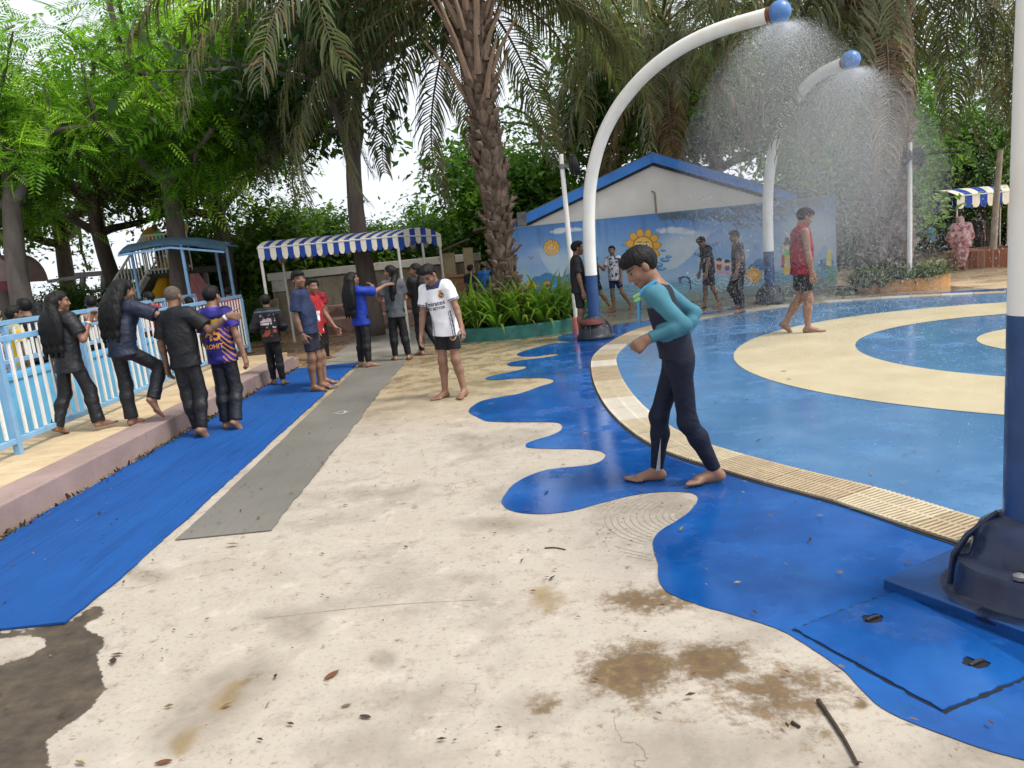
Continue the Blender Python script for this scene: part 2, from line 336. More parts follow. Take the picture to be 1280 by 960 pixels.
STAND = ((.02, .02, -1), (.0, -.04, -1))
def person(loc, H, face, label, arms=None, legs=None, lean=0, side=0, twist=0, head=(0, 0, 0), skin=(.22, .115, .07), vox=.010,
           hair='short', top=None, bottom=None, girl=False, feet=None, hands=None, build=.87, hs=1.0, extra=None, group='visitors around the splash pad', ground_foot=None):
    """face: bearing of the chest, 0 away from the camera, 90 to the right.  Local frame: x right, y forward, z up."""
    Yaw = Rz(-R_(face)); S = H; w = build
    Rp = Yaw; Rc = Yaw@Rz(-R_(twist))@Rx(-R_(lean))@Ry(R_(side)); Rm = Yaw@Rz(-R_(twist*.4))@Rx(-R_(lean*.55))@Ry(R_(side*.5))
    arms = arms or {}; legs = legs or {}; feet = feet or {}; hands = hands or {}
    P0 = np.zeros(3); J = {}
    hipw = .049*S*w*(1.05 if girl else 1); shw = (.094 if girl else .102)*S*w
    # legs first, to find the ground
    for sd, sg in (('L', -1), ('R', 1)):
        th, sh = legs.get(sd, ((.01*sg, .03, -1), (.0, -.05, -1)))
        hip = P0+Rp@np.array([sg*hipw, 0, -.02*S]); kn = hip+Yaw@unit(th)*.238*S; an = kn+Yaw@unit(sh)*.232*S
        ff = Yaw@unit(feet.get(sd, (.18*sg, 1, 0))); J[sd] = (hip, kn, an, ff)
    def solez(sd):
        hip, kn, an, ff = J[sd]; up = unit(np.array([0, 0, 1.])-ff*ff[2]) if abs(ff[2]) < .95 else unit(np.cross(np.cross(ff, [0, 0, 1.]), ff))
        return min((an-up*.038*S)[2], (an+ff*.10*S-up*.036*S)[2])
    z0 = min(solez('L'), solez('R')) if ground_foot is None else solez(ground_foot)
    fx = (J['L'][2]+J['R'][2])[:2]/2 if ground_foot is None else J[ground_foot][2][:2]
    P0 = np.array([-fx[0], -fx[1], -z0])
    for sd in 'LR': J[sd] = tuple(q+P0 for q in J[sd][:3])+(J[sd][3],)
    C = lambda x, y, z: P0+Rc@(np.array([x, y, z])*S)
    Mi = lambda x, y, z: P0+Rm@(np.array([x, y, z])*S)
    neckb = C(0, -.006, .285); neckt = C(0, .012, .352)
    Rh = Rc@Rz(-R_(head[0]))@Rx(-R_(head[1]))@Ry(R_(head[2])); hh = .142*S*hs
    HO = neckt-Rh@np.array([0, -.10, .24])*hh
    Hd = lambda x, y, z: HO+Rh@(np.array([x, y, z])*hh)
    A = {}
    for sd, sg in (('L', -1), ('R', 1)):
        ua, fa = arms.get(sd, ((.16*sg, .0, -1), (.08*sg, .18, -1)))
        sh = P0+Rc@np.array([sg*shw, 0, .272*S]); el = sh+Yaw@unit(ua)*.172*S; wr = el+Yaw@unit(fa)*.148*S
        A[sd] = (sh, el, wr, Yaw@unit(ua), Yaw@unit(fa))
    pts = [J[s][i] for s in 'LR' for i in range(3)]+[A[s][i] for s in 'LR' for i in range(3)]+[Hd(0, 0, 1), Hd(0, .5, .5)]
    lo = np.min(pts, 0)-.17*S; hi = np.max(pts, 0)+.17*S; lo[2] = min(lo[2], -.02); hi[2] = max(hi[2], Hd(0, 0, 1)[2]+.05)
    bx, by, bz = Rc.T; ex = Rc[:, 0]; ey = Rc[:, 1]
    Fd = Field(lo, hi, vox); k1 = .028*S
    put = lambda pr, k=k1: Fd.put(*pr, k)
    # torso
    put(ellip(C(0, .0, .19), Rc, np.array([.092*w, .064*w, .125])*S)); put(rcone(C(-.072*w, -.004, .265), C(.072*w, -.004, .265), .036*S, .036*S))
    put(ellip(Mi(0, .002, .085), Rm, np.array([.078*w, .058*w, .105])*S)); put(ellip(P0+Rp@np.array([0, -.006, -.005])*S, Rp, np.array([.084*w, .064*w, .07])*S))
    if girl: put(rcone(C(-.035, .045, .20), C(.035, .045, .20), .032*S, .032*S))
    put(rcone(neckb, neckt, .034*S, .031*S), .02*S)
    for sd, sg in (('L', -1), ('R', 1)):
        hip, kn, an, ff = J[sd]; put(rcone(hip, kn, .048*S*w, .035*S*w)); cm = kn+(an-kn)*.32-Yaw@np.array([0, .008, 0])*S
        put(rcone(kn, cm, .034*S, .036*S*w), .02*S); put(rcone(cm, an, .035*S*w, .0205*S), .02*S)
        sh, el, wr, ud, fd = A[sd]; put(rcone(sh, el, .033*S*w, .0245*S*w), .02*S); put(rcone(el, el+(wr-el)*.3, .0245*S, .0255*S*w), .012*S); put(rcone(el+(wr-el)*.3, wr, .025*S*w, .0165*S), .012*S)
        # foot
        up = unit(np.array([0, 0, 1.])-ff*ff[2]) if abs(ff[2]) < .95 else unit(np.cross(np.cross(ff, [0, 0, 1.]), ff)); rt = np.cross(ff, up)
        sole = an-up*.038*S
        Ft = Field(np.minimum(an-.08*S, an+ff*.14*S-.07*S), np.maximum(an+.08*S, an+ff*.14*S+.07*S), vox)
        kf = .012*S; fp = lambda pr, k=kf: Ft.put(*pr, k)
        fp(rcone(an-ff*.018*S-up*.016*S, an-ff*.02*S-up*.02*S, .021*S, .021*S)); fp(rcone(an, an+ff*.06*S-up*.022*S, .0215*S, .017*S)); fp(rcone(an-ff*.01*S-up*.02*S, an+ff*.075*S-up*.028*S, .020*S, .017*S))
        fp(rcone(an+ff*.075*S-up*.029*S-rt*.014*S, an+ff*.07*S-up*.029*S+rt*.014*S, .0155*S, .0155*S))
        for t in range(5):
            off = (-.024+.012*t)*(-sg)*S; Ln = (.042, .040, .034, .028, .022)[t]*S; rr = (.0105, .0078, .0075, .007, .0068)[t]*S
            b0 = an+ff*(.084-.002*t*t*.5)*S-up*.031*S+rt*(-off if False else off); fp(rcone(b0, b0+ff*Ln-up*.001*S, rr, rr*.9), .004*S)
        Ft.put(lambda P, s_=sole, u_=up: -((P-s_)@u_), Ft.o, Ft.o+Ft.v*Ft.n, 0, 'max')
        # merge foot field into the body field
        def mergef(P, Ft=Ft):
            idx = (P-Ft.o)/Ft.v; i0 = np.clip(np.floor(idx).astype(int), 0, Ft.n-2); f = np.clip(idx-i0, 0, 1); out = 0
            for dx in (0, 1):
                for dy in (0, 1):
                    for dz in (0, 1):
                        wt = (f[..., 0] if dx else 1-f[..., 0])*(f[..., 1] if dy else 1-f[..., 1])*(f[..., 2] if dz else 1-f[..., 2])
                        out = out+wt*Ft.a[i0[..., 0]+dx, i0[..., 1]+dy, i0[..., 2]+dz]
            return out
        Fd.put(mergef, Ft.o+4*Ft.v, Ft.o+Ft.v*(Ft.n-4), .012*S)
        # hand
        hv = hands.get(sd, {}); d = Yaw@unit(hv['dir']) if 'dir' in hv else fd
        tr = Yaw@unit(hv.get('thumb', (0, 1, 0))); 
        if abs(tr@d) > .9: tr = np.array([0, 0, 1.])
        s_ = unit(tr-d*(tr@d)); n_ = np.cross(d, s_)*(-sg) ; 
        if sd == 'R': n_ = np.cross(s_, d)
        else: n_ = np.cross(d, s_)
        hl = .108*S; curl = R_(hv.get('curl', 28)); kh = .006*S
        for o_ in (-.014, .0, .014): put(rcone(wr+s_*o_*.6*S, wr+d*.46*hl+s_*o_*1.15*S, .0115*S, .0105*S), .010*S)
        fr = max(.0062*S, vox*.62)
        for i_ in range(4):
            b0 = wr+d*(.50-.02*abs(i_-1))*hl+s_*(.0195-.0130*i_)*S; ln = (.42, .47, .43, .33)[i_]*hl; cc = curl*(1+.12*i_)
            d1 = d*math.cos(cc*.6)+n_*math.sin(cc*.6); d2 = d*math.cos(cc*1.7)+n_*math.sin(cc*1.7); spread = s_*(.12-.08*i_)*hv.get('spread', 1); d1 = unit(d1+spread*.5); d2 = unit(d2+spread*.5)
            m0 = b0+d1*ln*.52; put(rcone(b0-d*.08*hl, m0, fr*1.08, fr), kh); put(rcone(m0, m0+d2*ln*.5, fr, fr*.85), kh)
        t0 = wr+d*.12*hl+s_*.016*S; td = unit(d*.62+s_*.62+n_*.35) if not hv.get('fist') else unit(d*.35+s_*.12+n_*.85); t1 = t0+td*.34*hl; put(rcone(t0, t1, fr*1.35, fr*1.1), kh); put(rcone(t1, t1+unit(td+d*.5+n_*.25)*.26*hl, fr*1.1, fr*.85), kh)
    # head
    e = lambda c, r, k=.012*S: put(ellip(Hd(*c), Rh, np.array(r)*hh), k)
    e((0, -.06, .62), (.325, .40, .37)); e((0, .10, .38), (.265, .27, .34)); e((0, .235, .12), (.12, .11, .11)); e((0, -.02, .28), (.24, .22, .22))
    put(rcone(Hd(0, .335, .55), Hd(0, .415, .37), .035*hh, .052*hh), .008*S)
    for sg in (-1, 1):
        e((.06*sg, .375, .36), (.04, .045, .035), .006*S); e((.335*sg, -.03, .45), (.045, .085, .13), .006*S); e((.16*sg, .24, .38), (.11, .10, .11))
    put(rcone(Hd(-.17, .295, .585), Hd(.17, .295, .585), .05*hh, .05*hh), .01*S)
    e((0, .335, .235), (.095, .045, .028), .006*S); e((0, .325, .195), (.08, .045, .03), .006*S)
    V, Q = Fd.mesh()
    # colours of the skin
    L = ((V-HO)@Rh)/hh; col = np.tile(np.array(skin, np.float32), (len(V), 1))
    col *= (1+.35*vnoise(V, 9, 2))[:, None]
    hd_ = (L[:, 2] > -.05) & (L[:, 2] < 1.1) & (np.abs(L[:, 0]) < .5) & (np.abs(L[:, 1]) < .6); fr_ = hd_ & (L[:, 1] > .12)
    def blob(cx, cz, rx, rz): return fr_ & (((np.abs(L[:, 0])-cx)/rx)**2+((L[:, 2]-cz)/rz)**2 < 1)
    tiny = vox > .0125
    col[blob(0, .215, .115, .05)] = np.array(skin)*np.array([.75, .48, .5]); col[blob(.145, .595, .105, .03 if not tiny else .05)] = (.012, .01, .009)
    col[blob(.145, .50, .055, .022)] = (.36, .32, .29); col[blob(.145, .50, .036, .038)] = (.012, .009, .008)
    col[hd_ & (((L[:, 0])/.34)**2+((L[:, 1]+.05)/.42)**2+((L[:, 2]-.62)/.38)**2 < 1.35) & (L[:, 2] > .80)] = (.015, .012, .011)
    me = mesh_np('person', V, Q[:, ::1], True, col); root = link('person', me, M['skin'], None, loc)
    tag(root, label, 'person', group)
    fix_normals(me)
    X = dict(root=root, S=S, C=C, Mi=Mi, P0=P0, Rc=Rc, Rm=Rm, Rp=Rp, J=J, A=A, Hd=Hd, Rh=Rh, hh=hh, HO=HO, Yaw=Yaw, lo=lo, hi=hi, vox=vox, w=w, girl=girl)
    # ---------------------------------------------------------------- clothes
    if bottom:
        B = dict(length=1.0, loose=.006, flare=0., color=(.006, .006, .007), wet=.6, waist=.06); B.update(bottom)
        Fb = Field(lo, hi, vox); lz = B['loose']*S; kb = .03*S
        lh = min(lz, .005*S)
        Fb.put(*ellip(P0+Rp@np.array([0, -.006, -.005])*S, Rp, np.array([.084*w, .064*w, .07])*S+lh), kb)
        Fb.put(*rcone(P0+Rp@np.array([0, 0, .0])*S, Mi(0, 0, .05), .078*S*w+lh*.5, .074*S*w+lh*.5, flat=(Rp[:, 1], .74)), kb)
        for sd, sg in (('L', -1), ('R', 1)):
            hip, kn, an, ff = J[sd]; ln = B['length']; cm = kn+(an-kn)*.32-Yaw@np.array([0, .008, 0])*S
            if ln <= .5:
                en = hip+(kn-hip)*(ln*2); Fb.put(*rcone(hip, en, .049*S*w+lh, (.049-.012*ln*2)*S*w+lz+B['flare']*S, cut1=True), .03*S)
            else:
                t = (ln-.5)*2; Fb.put(*rcone(hip, kn, .050*S*w+lh, .037*S*w+lz), .03*S); Fb.put(*rcone(kn, cm, .036*S*w+lz, .037*S*w+lz), .026*S)
                en = cm+(an-cm)*((t-.32)/.68); e1 = .0215*S+lz*(1.5 if lz > .008*S else 1)+(1-t)*.014*S+B['flare']*S+(.006*S if lz > .008*S else 0); Fb.put(*rcone(cm, en, .0365*S*w+lz, e1, cut1=True), .024*S)
        V2, Q2 = Fb.mesh(); V2 = ripple(V2, Q2, .0062*S*min(1.4, B['loose']/.008)+.0008, 9/S, np.array([1.25, 1.25, .8]))
        X['bottom'] = garment(V2, Q2, 'trousers' if B['length'] > .6 else 'shorts', B, X)
    if top:
        T = dict(sleeve=.62, loose=.012, hem=-.055, color=(.01, .01, .012), wet=.5, flare=.0, long=False); T.update(top)
        Ft = Field(lo, hi, vox); lz = T['loose']*S; kb = .03*S
        Ft.put(*ellip(C(0, 0, .185), Rc, np.array([.092*w, .066*w, .125])*S+lz), kb); Ft.put(*rcone(C(-.072*w, -.004, .262), C(.072*w, -.004, .262), .036*S+lz*.6, .036*S+lz*.6), kb)
        if girl: Ft.put(*rcone(C(-.035, .045, .20), C(.035, .045, .20), .032*S+lz, .032*S+lz), kb)
        Ft.put(*ellip(Mi(0, .002, .085), Rm, np.array([.079*w, .06*w, .11])*S+lz), kb)
        he = P0+Rp@np.array([0, 0, T['hem']])*S
        Ft.put(*rcone(Mi(0, 0, .12), he+Rp@np.array([0, 0, -.02])*S, .082*S*w+lz, (.101+T['flare'])*S*w+lz, flat=(Rp[:, 1], .80)), kb)
        hn = Rp[:, 2]*.6+Rm[:, 2]*.4; hn /= np.linalg.norm(hn)
        Ft.put(lambda P: -((P-he)@hn)-.006*S*np.sin(P[..., 0]*25/S+1)*.6, Ft.o, Ft.o+Ft.v*Ft.n, 0, 'max')
        for sd, sg in (('L', -1), ('R', 1)):
            sh, el, wr, ud, fd = A[sd]; sl = T['sleeve']
            if sl <= 0: continue
            if sl <= 1.0: Ft.put(*rcone(sh, sh+(el-sh)*sl, .036*S*w+lz*.9, .0335*S*w+lz*(1.15), cut1=True), .02*S)
            else:
                Ft.put(*rcone(sh, el, .035*S*w+lz, .0262*S*w+lz), .026*S); t = sl-1
                Ft.put(*rcone(el, el+(wr-el)*.3, .0268*S*w+lz, .0268*S*w+lz), .018*S); Ft.put(*rcone(el+(wr-el)*.3, el+(wr-el)*t, .0265*S*w+lz, .018*S+lz, cut1=True), .016*S)
        if T['sleeve'] <= 0:
            for sd in 'LR':
                sh, el, wr, ud, fd = A[sd]; Ft.put(lambda P, sh=sh, sg=(-1 if sd == 'L' else 1): (.0-(np.linalg.norm(P-(sh+Rc@np.array([.022*sg, 0, .006])*S), axis=-1)-.048*S)), sh-.1*S, sh+.1*S, .0, 'max')
        V2, Q2 = Ft.mesh(); V2 = ripple(V2, Q2, .011*S*min(1.5, T['loose']/.012)+.001, 8/S, np.array([1.2, 1.2, .75]))
        X['top'] = garment(V2, Q2, T.get('name', 'shirt'), T, X)
    # ---------------------------------------------------------------- hair
    if hair:
        Fh = Field(HO-np.array([.3, .3, .62])*S*.75, HO+np.array([.3, .3, .36])*S*.75, min(vox, .011)); gp = lambda pr, k=.008*S: Fh.put(*pr, k)
        inf = {'buzz': .012, 'short': .045, 'thick': .060}.get(hair, .06)
        gp(ellip(Hd(0, -.06, .62), Rh, np.array([.325+inf, .40+inf, .37+inf])*hh))
        if hair == 'thick': gp(ellip(Hd(0, .02, .80), Rh, np.array([.33, .40, .24])*hh)); gp(ellip(Hd(0, .28, .80), Rh, np.array([.24, .14, .14])*hh))
        elif hair == 'short': gp(ellip(Hd(0, .10, .86), Rh, np.array([.27, .28, .17])*hh))
        fz = {'thick': .68, 'short': .78, 'buzz': .82}.get(hair, .78)
        def face_cut(P):
            q = ((P-HO)@Rh)/hh; y = q[..., 1]; f = np.interp(y, [-.5, -.34, -.20, -.13, -.09, .035, .07, .16, .26, .40], [.16, .17, .24, .36, .60, .60, .50, .66, fz-.02, fz]); return (f-q[..., 2])*hh*.8
        Fh.put(face_cut, Fh.o, Fh.o+Fh.v*Fh.n, 0, 'max')
        if hair in ('long', 'curly', 'tied'):
            dn = np.array([0, 0, -1.]); back = -Rc[:, 1]; 
            Lg = {'long': .33, 'curly': .30, 'tied': .20}[hair]*S
            for i_ in range(11 if hair != 'tied' else 2):
                t = (i_-5)/5 if hair != 'tied' else (i_-.5)*.3
                p0 = Hd(.26*t, -.32, .62-.10*abs(t)); p1 = Hd(.34*t, -.40, .22); p2 = C(.065*t, -.085, .25); p3 = p2+(dn*.6-Rc[:, 2]*.4)*(Lg*(.46+.24*math.cos(i_*2.1)))+Rc[:, 0]*.008*t*S+back*.008*S
                r0 = .034*S if hair != 'tied' else .028*S
                pts_ = catmull([p0, p1, p2, p3], 4); rs = np.linspace(r0, r0*(.35 if hair != 'tied' else .6), len(pts_)); rs[:4] *= .85
                for j_ in range(len(pts_)-1): gp(rcone(pts_[j_], pts_[j_+1], rs[j_], rs[j_+1]), .024*S)
            for sg in (-1, 1): gp(rcone(Hd(.33*sg, -.05, .70), Hd(.36*sg, -.14, .25), .055*hh, .075*hh))
        V3, Q3 = Fh.mesh()
        me3 = mesh_np('hair', V3, Q3, True); fix_normals(me3)
        nr = np.zeros(len(V3)*3, np.float32); me3.vertices.foreach_get('normal', nr); nr = nr.reshape(-1, 3)
        amp = {'curly': .009, 'long': .005, 'buzz': .0}.get(hair, .0065)*S/1.5
        q = ((V3-HO)@Rh)/hh; ang = np.arctan2(q[:, 0], q[:, 1]+.1)
        dsp = vnoise(np.stack([ang*26, q[:, 2]*2.2, q[:, 1]*3], 1), 1.5, 3)*1.8 if hair not in ('curly', 'long') else vnoise(V3*(np.array([52., 52., 5.]) if hair == 'long' else np.array([42., 42., 13.])), 1.0, 2)*2.2
        V3 = V3+nr*(dsp*amp)[:, None]; me3.vertices.foreach_set('co', V3.astype(np.float32).ravel()); me3.update()
        link('hair', me3, M['buzz'] if hair == 'buzz' else M['hair'], root)
    return X
def fix_normals(me):
    bm = bmesh.new(); bm.from_mesh(me); bmesh.ops.recalc_face_normals(bm, faces=bm.faces)
    bm.to_mesh(me); bm.free(); me.polygons.foreach_set('use_smooth', np.ones(len(me.polygons), bool))
def vnorm(V, Q):
    a = V[Q[:, 2]]-V[Q[:, 0]]; b = V[Q[:, 3]]-V[Q[:, 1]]; n = np.cross(a, b); N = np.zeros_like(V)
    for i in range(4): np.add.at(N, Q[:, i], n)
    return N/(np.linalg.norm(N, axis=1)[:, None]+1e-12)
def ripple(V, Q, amp, scale, st):
    N = vnorm(V, Q); n1 = vnoise(V*st+V[:, [1, 2, 0]]*.3, scale, 2); n2 = 1-np.abs(vnoise(V*st*np.array([.8, .8, 1.6]), scale*1.4, 1))*4
    return V+N*(amp*(n1*1.1+.35*n2-.05))[:, None]*(1 if True else 0)
def garment(V, Q, name, T, X):
    col = T['color']
    if callable(col):
        Lc = ((V-X['P0'])@X['Rc'])/X['S']; me = mesh_np(name, V, Q, True, col(Lc, V, X)); m = M['vcloth']
    else: me = mesh_np(name, V, Q, True); m = cl(col, T['wet'])
    fix_normals(me); o = link(name, me, m, X['root']); return o
def decal(X, parent, V2, Fs, org, name, m, facing=1, off=.004):
    """lay a flat print on a garment: org and the print are in chest units of the body (x right, z up)"""
    me0 = parent.data; bv = BVHTree.FromPolygons([v.co[:] for v in me0.vertices], [tuple(p.vertices) for p in me0.polygons])
    S = X['S']; Rc = X['Rc']; d = -Rc[:, 1]*facing; out = []
    for v in V2:
        p = X['P0']+Rc@(np.array([org[0]+(v[0] if facing < 0 else -v[0]), .5*facing, org[1]+v[1]])*S)
        h = bv.ray_cast(Vector(p), Vector(d), 2.0)
        q = np.array(h[0]) if h[0] is not None else p-Rc[:, 1]*facing*(.5-.07)*S
        out.append(q-d*off)
    me = bpy.data.meshes.new(name); me.from_pydata([tuple(map(float, q)) for q in out], [], Fs); me.update()
    return link(name, me, m, parent)
# ================================================================== ground and paint
def concrete_mat():
    k = NT('pale_concrete'); n1 = k.noise(.9, 6, .65); n2 = k.noise(7, 8, .72); n3 = k.noise(45, 6, .7); nb = k.noise(2.6, 9, .72); nf = k.noise(14, 8, .75)
    far = k.attr('far', 'Fac')
    near_c = k.ramp(n1, [(.32, srgb(134, 125, 113)), (.5, srgb(172, 163, 150)), (.70, srgb(161, 150, 135))]); far_c = k.ramp(n1, [(.32, srgb(138, 123, 96)), (.7, srgb(174, 156, 124))])
    c = k.mix(far, near_c, far_c)
    c = k.mix(k.math('MULTIPLY', k.mapr(n2, .50, .70), .55), c, srgb(132, 120, 106)); c = k.mix(k.math('MULTIPLY', k.mapr(n3, .54, .66), .45), c, srgb(112, 98, 84))
    c = k.mix(k.mapr(nf, .60, .68), c, srgb(104, 90, 74)); c = k.mix(k.math('MULTIPLY', k.mapr(k.noise(4.2, 8, .75), .54, .70), .55), c, srgb(196, 186, 173))
    def mask(name, thr, w=.18, noise=None, amt=.9):
        return k.mapr(k.math('ADD', k.attr(name, 'Fac'), k.math('MULTIPLY', k.math('SUBTRACT', noise if noise is not None else nb, .5), amt)), thr, thr+w)
    c = k.mix(k.math('MULTIPLY', mask('grey', .34, .42), .85), c, k.ramp(nf, [(.3, srgb(118, 110, 98)), (.7, srgb(158, 148, 134))]))
    c = k.mix(k.math('MULTIPLY', mask('moss', .40, .34, k.math('ADD', k.math('MULTIPLY', nf, .55), k.math('MULTIPLY', nb, .45)), 2.1), .92), c, k.ramp(nf, [(.3, srgb(62, 46, 26)), (.55, srgb(98, 76, 44)), (.75, srgb(140, 120, 88))]))
    c = k.mix(k.math('MULTIPLY', mask('gold', .40, .4, k.math('ADD', k.math('MULTIPLY', nf, .5), k.math('MULTIPLY', nb, .5)), 1.5), .75), c, k.ramp(nf, [(.3, srgb(98, 78, 42)), (.7, srgb(146, 124, 78))]))
    wm = mask('wet', .5, .08, k.math('ADD', k.math('MULTIPLY', nb, .6), k.math('MULTIPLY', nf, .4)), 1.5); c = k.mix(wm, c, k.ramp(n2, [(.3, srgb(48, 40, 32)), (.5, srgb(72, 62, 50)), (.72, srgb(96, 84, 68))]))
    c = k.mix(k.math('MULTIPLY', mask('damp', .45, .35, nb, .6), .75), c, k.ramp(n2, [(.3, srgb(104, 90, 66)), (.7, srgb(140, 122, 92))]))
    # hairline cracks
    v = k.n('ShaderNodeTexVoronoi', feature='DISTANCE_TO_EDGE'); v.inputs['Scale'].default_value = .8
    dv = k.n('ShaderNodeVectorMath', operation='ADD'); k.l(k.co(), dv.inputs[0]); nn = k.n('ShaderNodeTexNoise'); nn.inputs['Scale'].default_value = 2.5; nn.inputs['Detail'].default_value = 6; k.l(k.co(), nn.inputs['Vector']); k.l(nn.outputs['Color'], dv.inputs[1]); k.l(dv.outputs[0], v.inputs['Vector'])
    cr = k.math('MULTIPLY', k.math('SUBTRACT', 1.0, k.mapr(v.outputs['Distance'], 0.0, .006)), k.mapr(k.noise(.7, 2), .52, .6)); c = k.mix(k.math('MULTIPLY', cr, .7), c, srgb(96, 80, 62))
    wet = k.attr('gloss', 'Fac'); rg = k.math('SUBTRACT', k.mapr(n2, .3, .7, .55, .8), k.math('MULTIPLY', wet, k.mapr(k.noise(3.5, 5), .42, .6, .15, .62)))
    k.bump(k.math('ADD', k.math('MULTIPLY', n2, .6), k.math('MULTIPLY', n3, .5)), .35, .008)
    return k.fin(c, k.math('MAXIMUM', k.math('SUBTRACT', rg, k.math('MULTIPLY', wm, .12)), .07), .4)
def paint_mat(name, base, lite, dark, gl=.16, grime=None):
    k = NT(name); n1 = k.noise(1.3, 6, .62); n2 = k.noise(9, 7, .7); n3 = k.noise(60, 5, .7)
    c = k.ramp(n1, [(.30, dark), (.5, base), (.70, lite)]); c = k.mix(k.math('MULTIPLY', k.mapr(n2, .54, .72), .55), c, lite); c = k.mix(k.math('MULTIPLY', k.mapr(k.noise(5, 8, .75), .57, .70), .65), c, dark)
    c = k.mix(k.math('MULTIPLY', k.mapr(n3, .60, .72), .35), c, dark)
    c = k.mix(k.math('MULTIPLY', k.mapr(k.noise(24, 8, .8, stretch=(1, .25, 1)), .60, .72), .35), c, tuple(min(1, q*1.6+.05) for q in lite))
    if grime: c = k.mix(k.math('MULTIPLY', k.mapr(k.noise(2.2, 8, .75), .58, .72), .7), c, grime)
    k.bump(k.math('ADD', k.math('MULTIPLY', n2, .7), k.math('MULTIPLY', n3, .35)), .16, .006)
    pud = k.mapr(k.noise(1.7, 6, .65), .36, .50); return k.fin(c, k.math('SUBTRACT', .44, k.math('MULTIPLY', pud, .44-gl)), .45)
M['deep_blue'] = paint_mat('deep_blue_floor_paint', (.006, .068, .265), (.014, .110, .37), (.004, .042, .18), .05, (.012, .075, .15))
M['light_blue'] = paint_mat('mid_blue_floor_paint', (.060, .165, .33), (.095, .215, .385), (.052, .148, .30), .14)
M['cream_paint'] = paint_mat('cream_floor_paint', (.50, .43, .28), (.55, .48, .33), (.44, .37, .235), .35)
gm = (lambda k: k.fin(k.ramp(k.noise(.35, 8, .65), [(.3, srgb(138, 116, 88)), (.5, srgb(168, 146, 114)), (.72, srgb(186, 164, 132))]), .75, .3))(NT('sandy_ground'))
N_ = 40; xs = np.linspace(-160, 160, N_); ys = np.linspace(-60, 260, N_); XX, YY = np.meshgrid(xs, ys, indexing='ij')
idx = np.arange(N_*N_).reshape(N_, N_); Q4 = np.stack([idx[:-1, :-1], idx[1:, :-1], idx[1:, 1:], idx[:-1, 1:]], -1).reshape(-1, 4)
tag(link('ground', mesh_np('ground', np.stack([XX, YY, XX*0-.008], -1), Q4), gm), kind='structure')
# pale concrete yard with its stains
x = np.arange(-3.62, 9.0, .045); y = np.arange(-.6, 13.9, .045); XX, YY = np.meshgrid(x, y, indexing='ij'); V = np.stack([XX, YY, XX*0], -1).reshape(-1, 3)
idx = np.arange(len(V)).reshape(len(x), len(y)); Q4 = np.stack([idx[:-1, :-1], idx[1:, :-1], idx[1:, 1:], idx[:-1, 1:]], -1).reshape(-1, 4)
me = mesh_np('concrete_yard', V, Q4); px, py = proj(V); bad = V[:, 1] < .9; px = np.where(bad, -9999, px)
def blobs(lst):
    m = np.zeros(len(V))
    for cx, cy, rx, ry, *st in lst:
        an = R_(st[1]) if len(st) > 1 else 0; ux = (px-cx)*math.cos(an)+(py-cy)*math.sin(an); uy = -(px-cx)*math.sin(an)+(py-cy)*math.cos(an); m = np.maximum(m, (st[0] if st else 1)*.9*np.exp(-.75*((ux/rx)**2+(uy/ry)**2)))
    return m
def softpoly(p): return np.mean([inpoly(px+a, py+b, p) for a in np.linspace(-16, 16, 7) for b in np.linspace(-8, 8, 5)], 0)
wetp = [(-400, 800), (0, 786), (85, 780), (132, 742), (122, 752), (138, 766), (98, 786), (140, 794), (120, 830), (140, 856), (108, 894), (58, 922), (68, 960), (-60, 1300), (-900, 1300)]
streak = [(-60, 806), (40, 792), (62, 800), (40, 822), (-60, 848)]
set_attr(me, 'wet', softpoly(wetp)-.9*softpoly(streak)); set_attr(me, 'moss', np.maximum(blobs([(795, 840, 80, 44), (885, 828, 62, 36), (830, 880, 120, 40, .55), (960, 870, 120, 55, .8), (820, 752, 90, 26, .85), (680, 882, 34, 20, .7), (1015, 910, 70, 45, .55), (700, 955, 120, 40, .55), (300, 860, 60, 14, .55, -38), (470, 828, 26, 12, .6), (620, 655, 50, 9, .6), (175, 716, 34, 8, .65), (150, 800, 30, 30, .45), (1100, 905, 60, 14, .6), (1075, 880, 18, 14, .9)]), 0))
set_attr(me, 'gold', blobs([(680, 748, 40, 26, .85), (282, 876, 44, 20, .85, -38), (228, 928, 36, 18, .85, -50)])); set_attr(me, 'grey', blobs([(270, 880, 120, 42, .95, -36), (372, 782, 46, 30, .95), (330, 770, 30, 18, .7), (620, 655, 66, 14, .9), (480, 825, 28, 18, .9), (520, 945, 220, 50, .6), (180, 720, 40, 14, .8), (360, 720, 80, 40, .55), (520, 880, 40, 12, .6), (880, 950, 260, 60, .7), (450, 760, 200, 50, .5), (380, 650, 60, 20, .5)]))
set_attr(me, 'far', sstep(6.2, 9.5, V[:, 1])); set_attr(me, 'damp', sstep(10.5, 13.0, V[:, 1])*.75+blobs([(500, 455, 70, 14, .5), (560, 545, 60, 16, .35)])); set_attr(me, 'gloss', np.clip(sstep(7, 11, V[:, 1])+blobs([(640, 500, 200, 60, .6)]), 0, 1))
o = link('concrete_yard', me, concrete_mat()); tag(o, kind='structure')
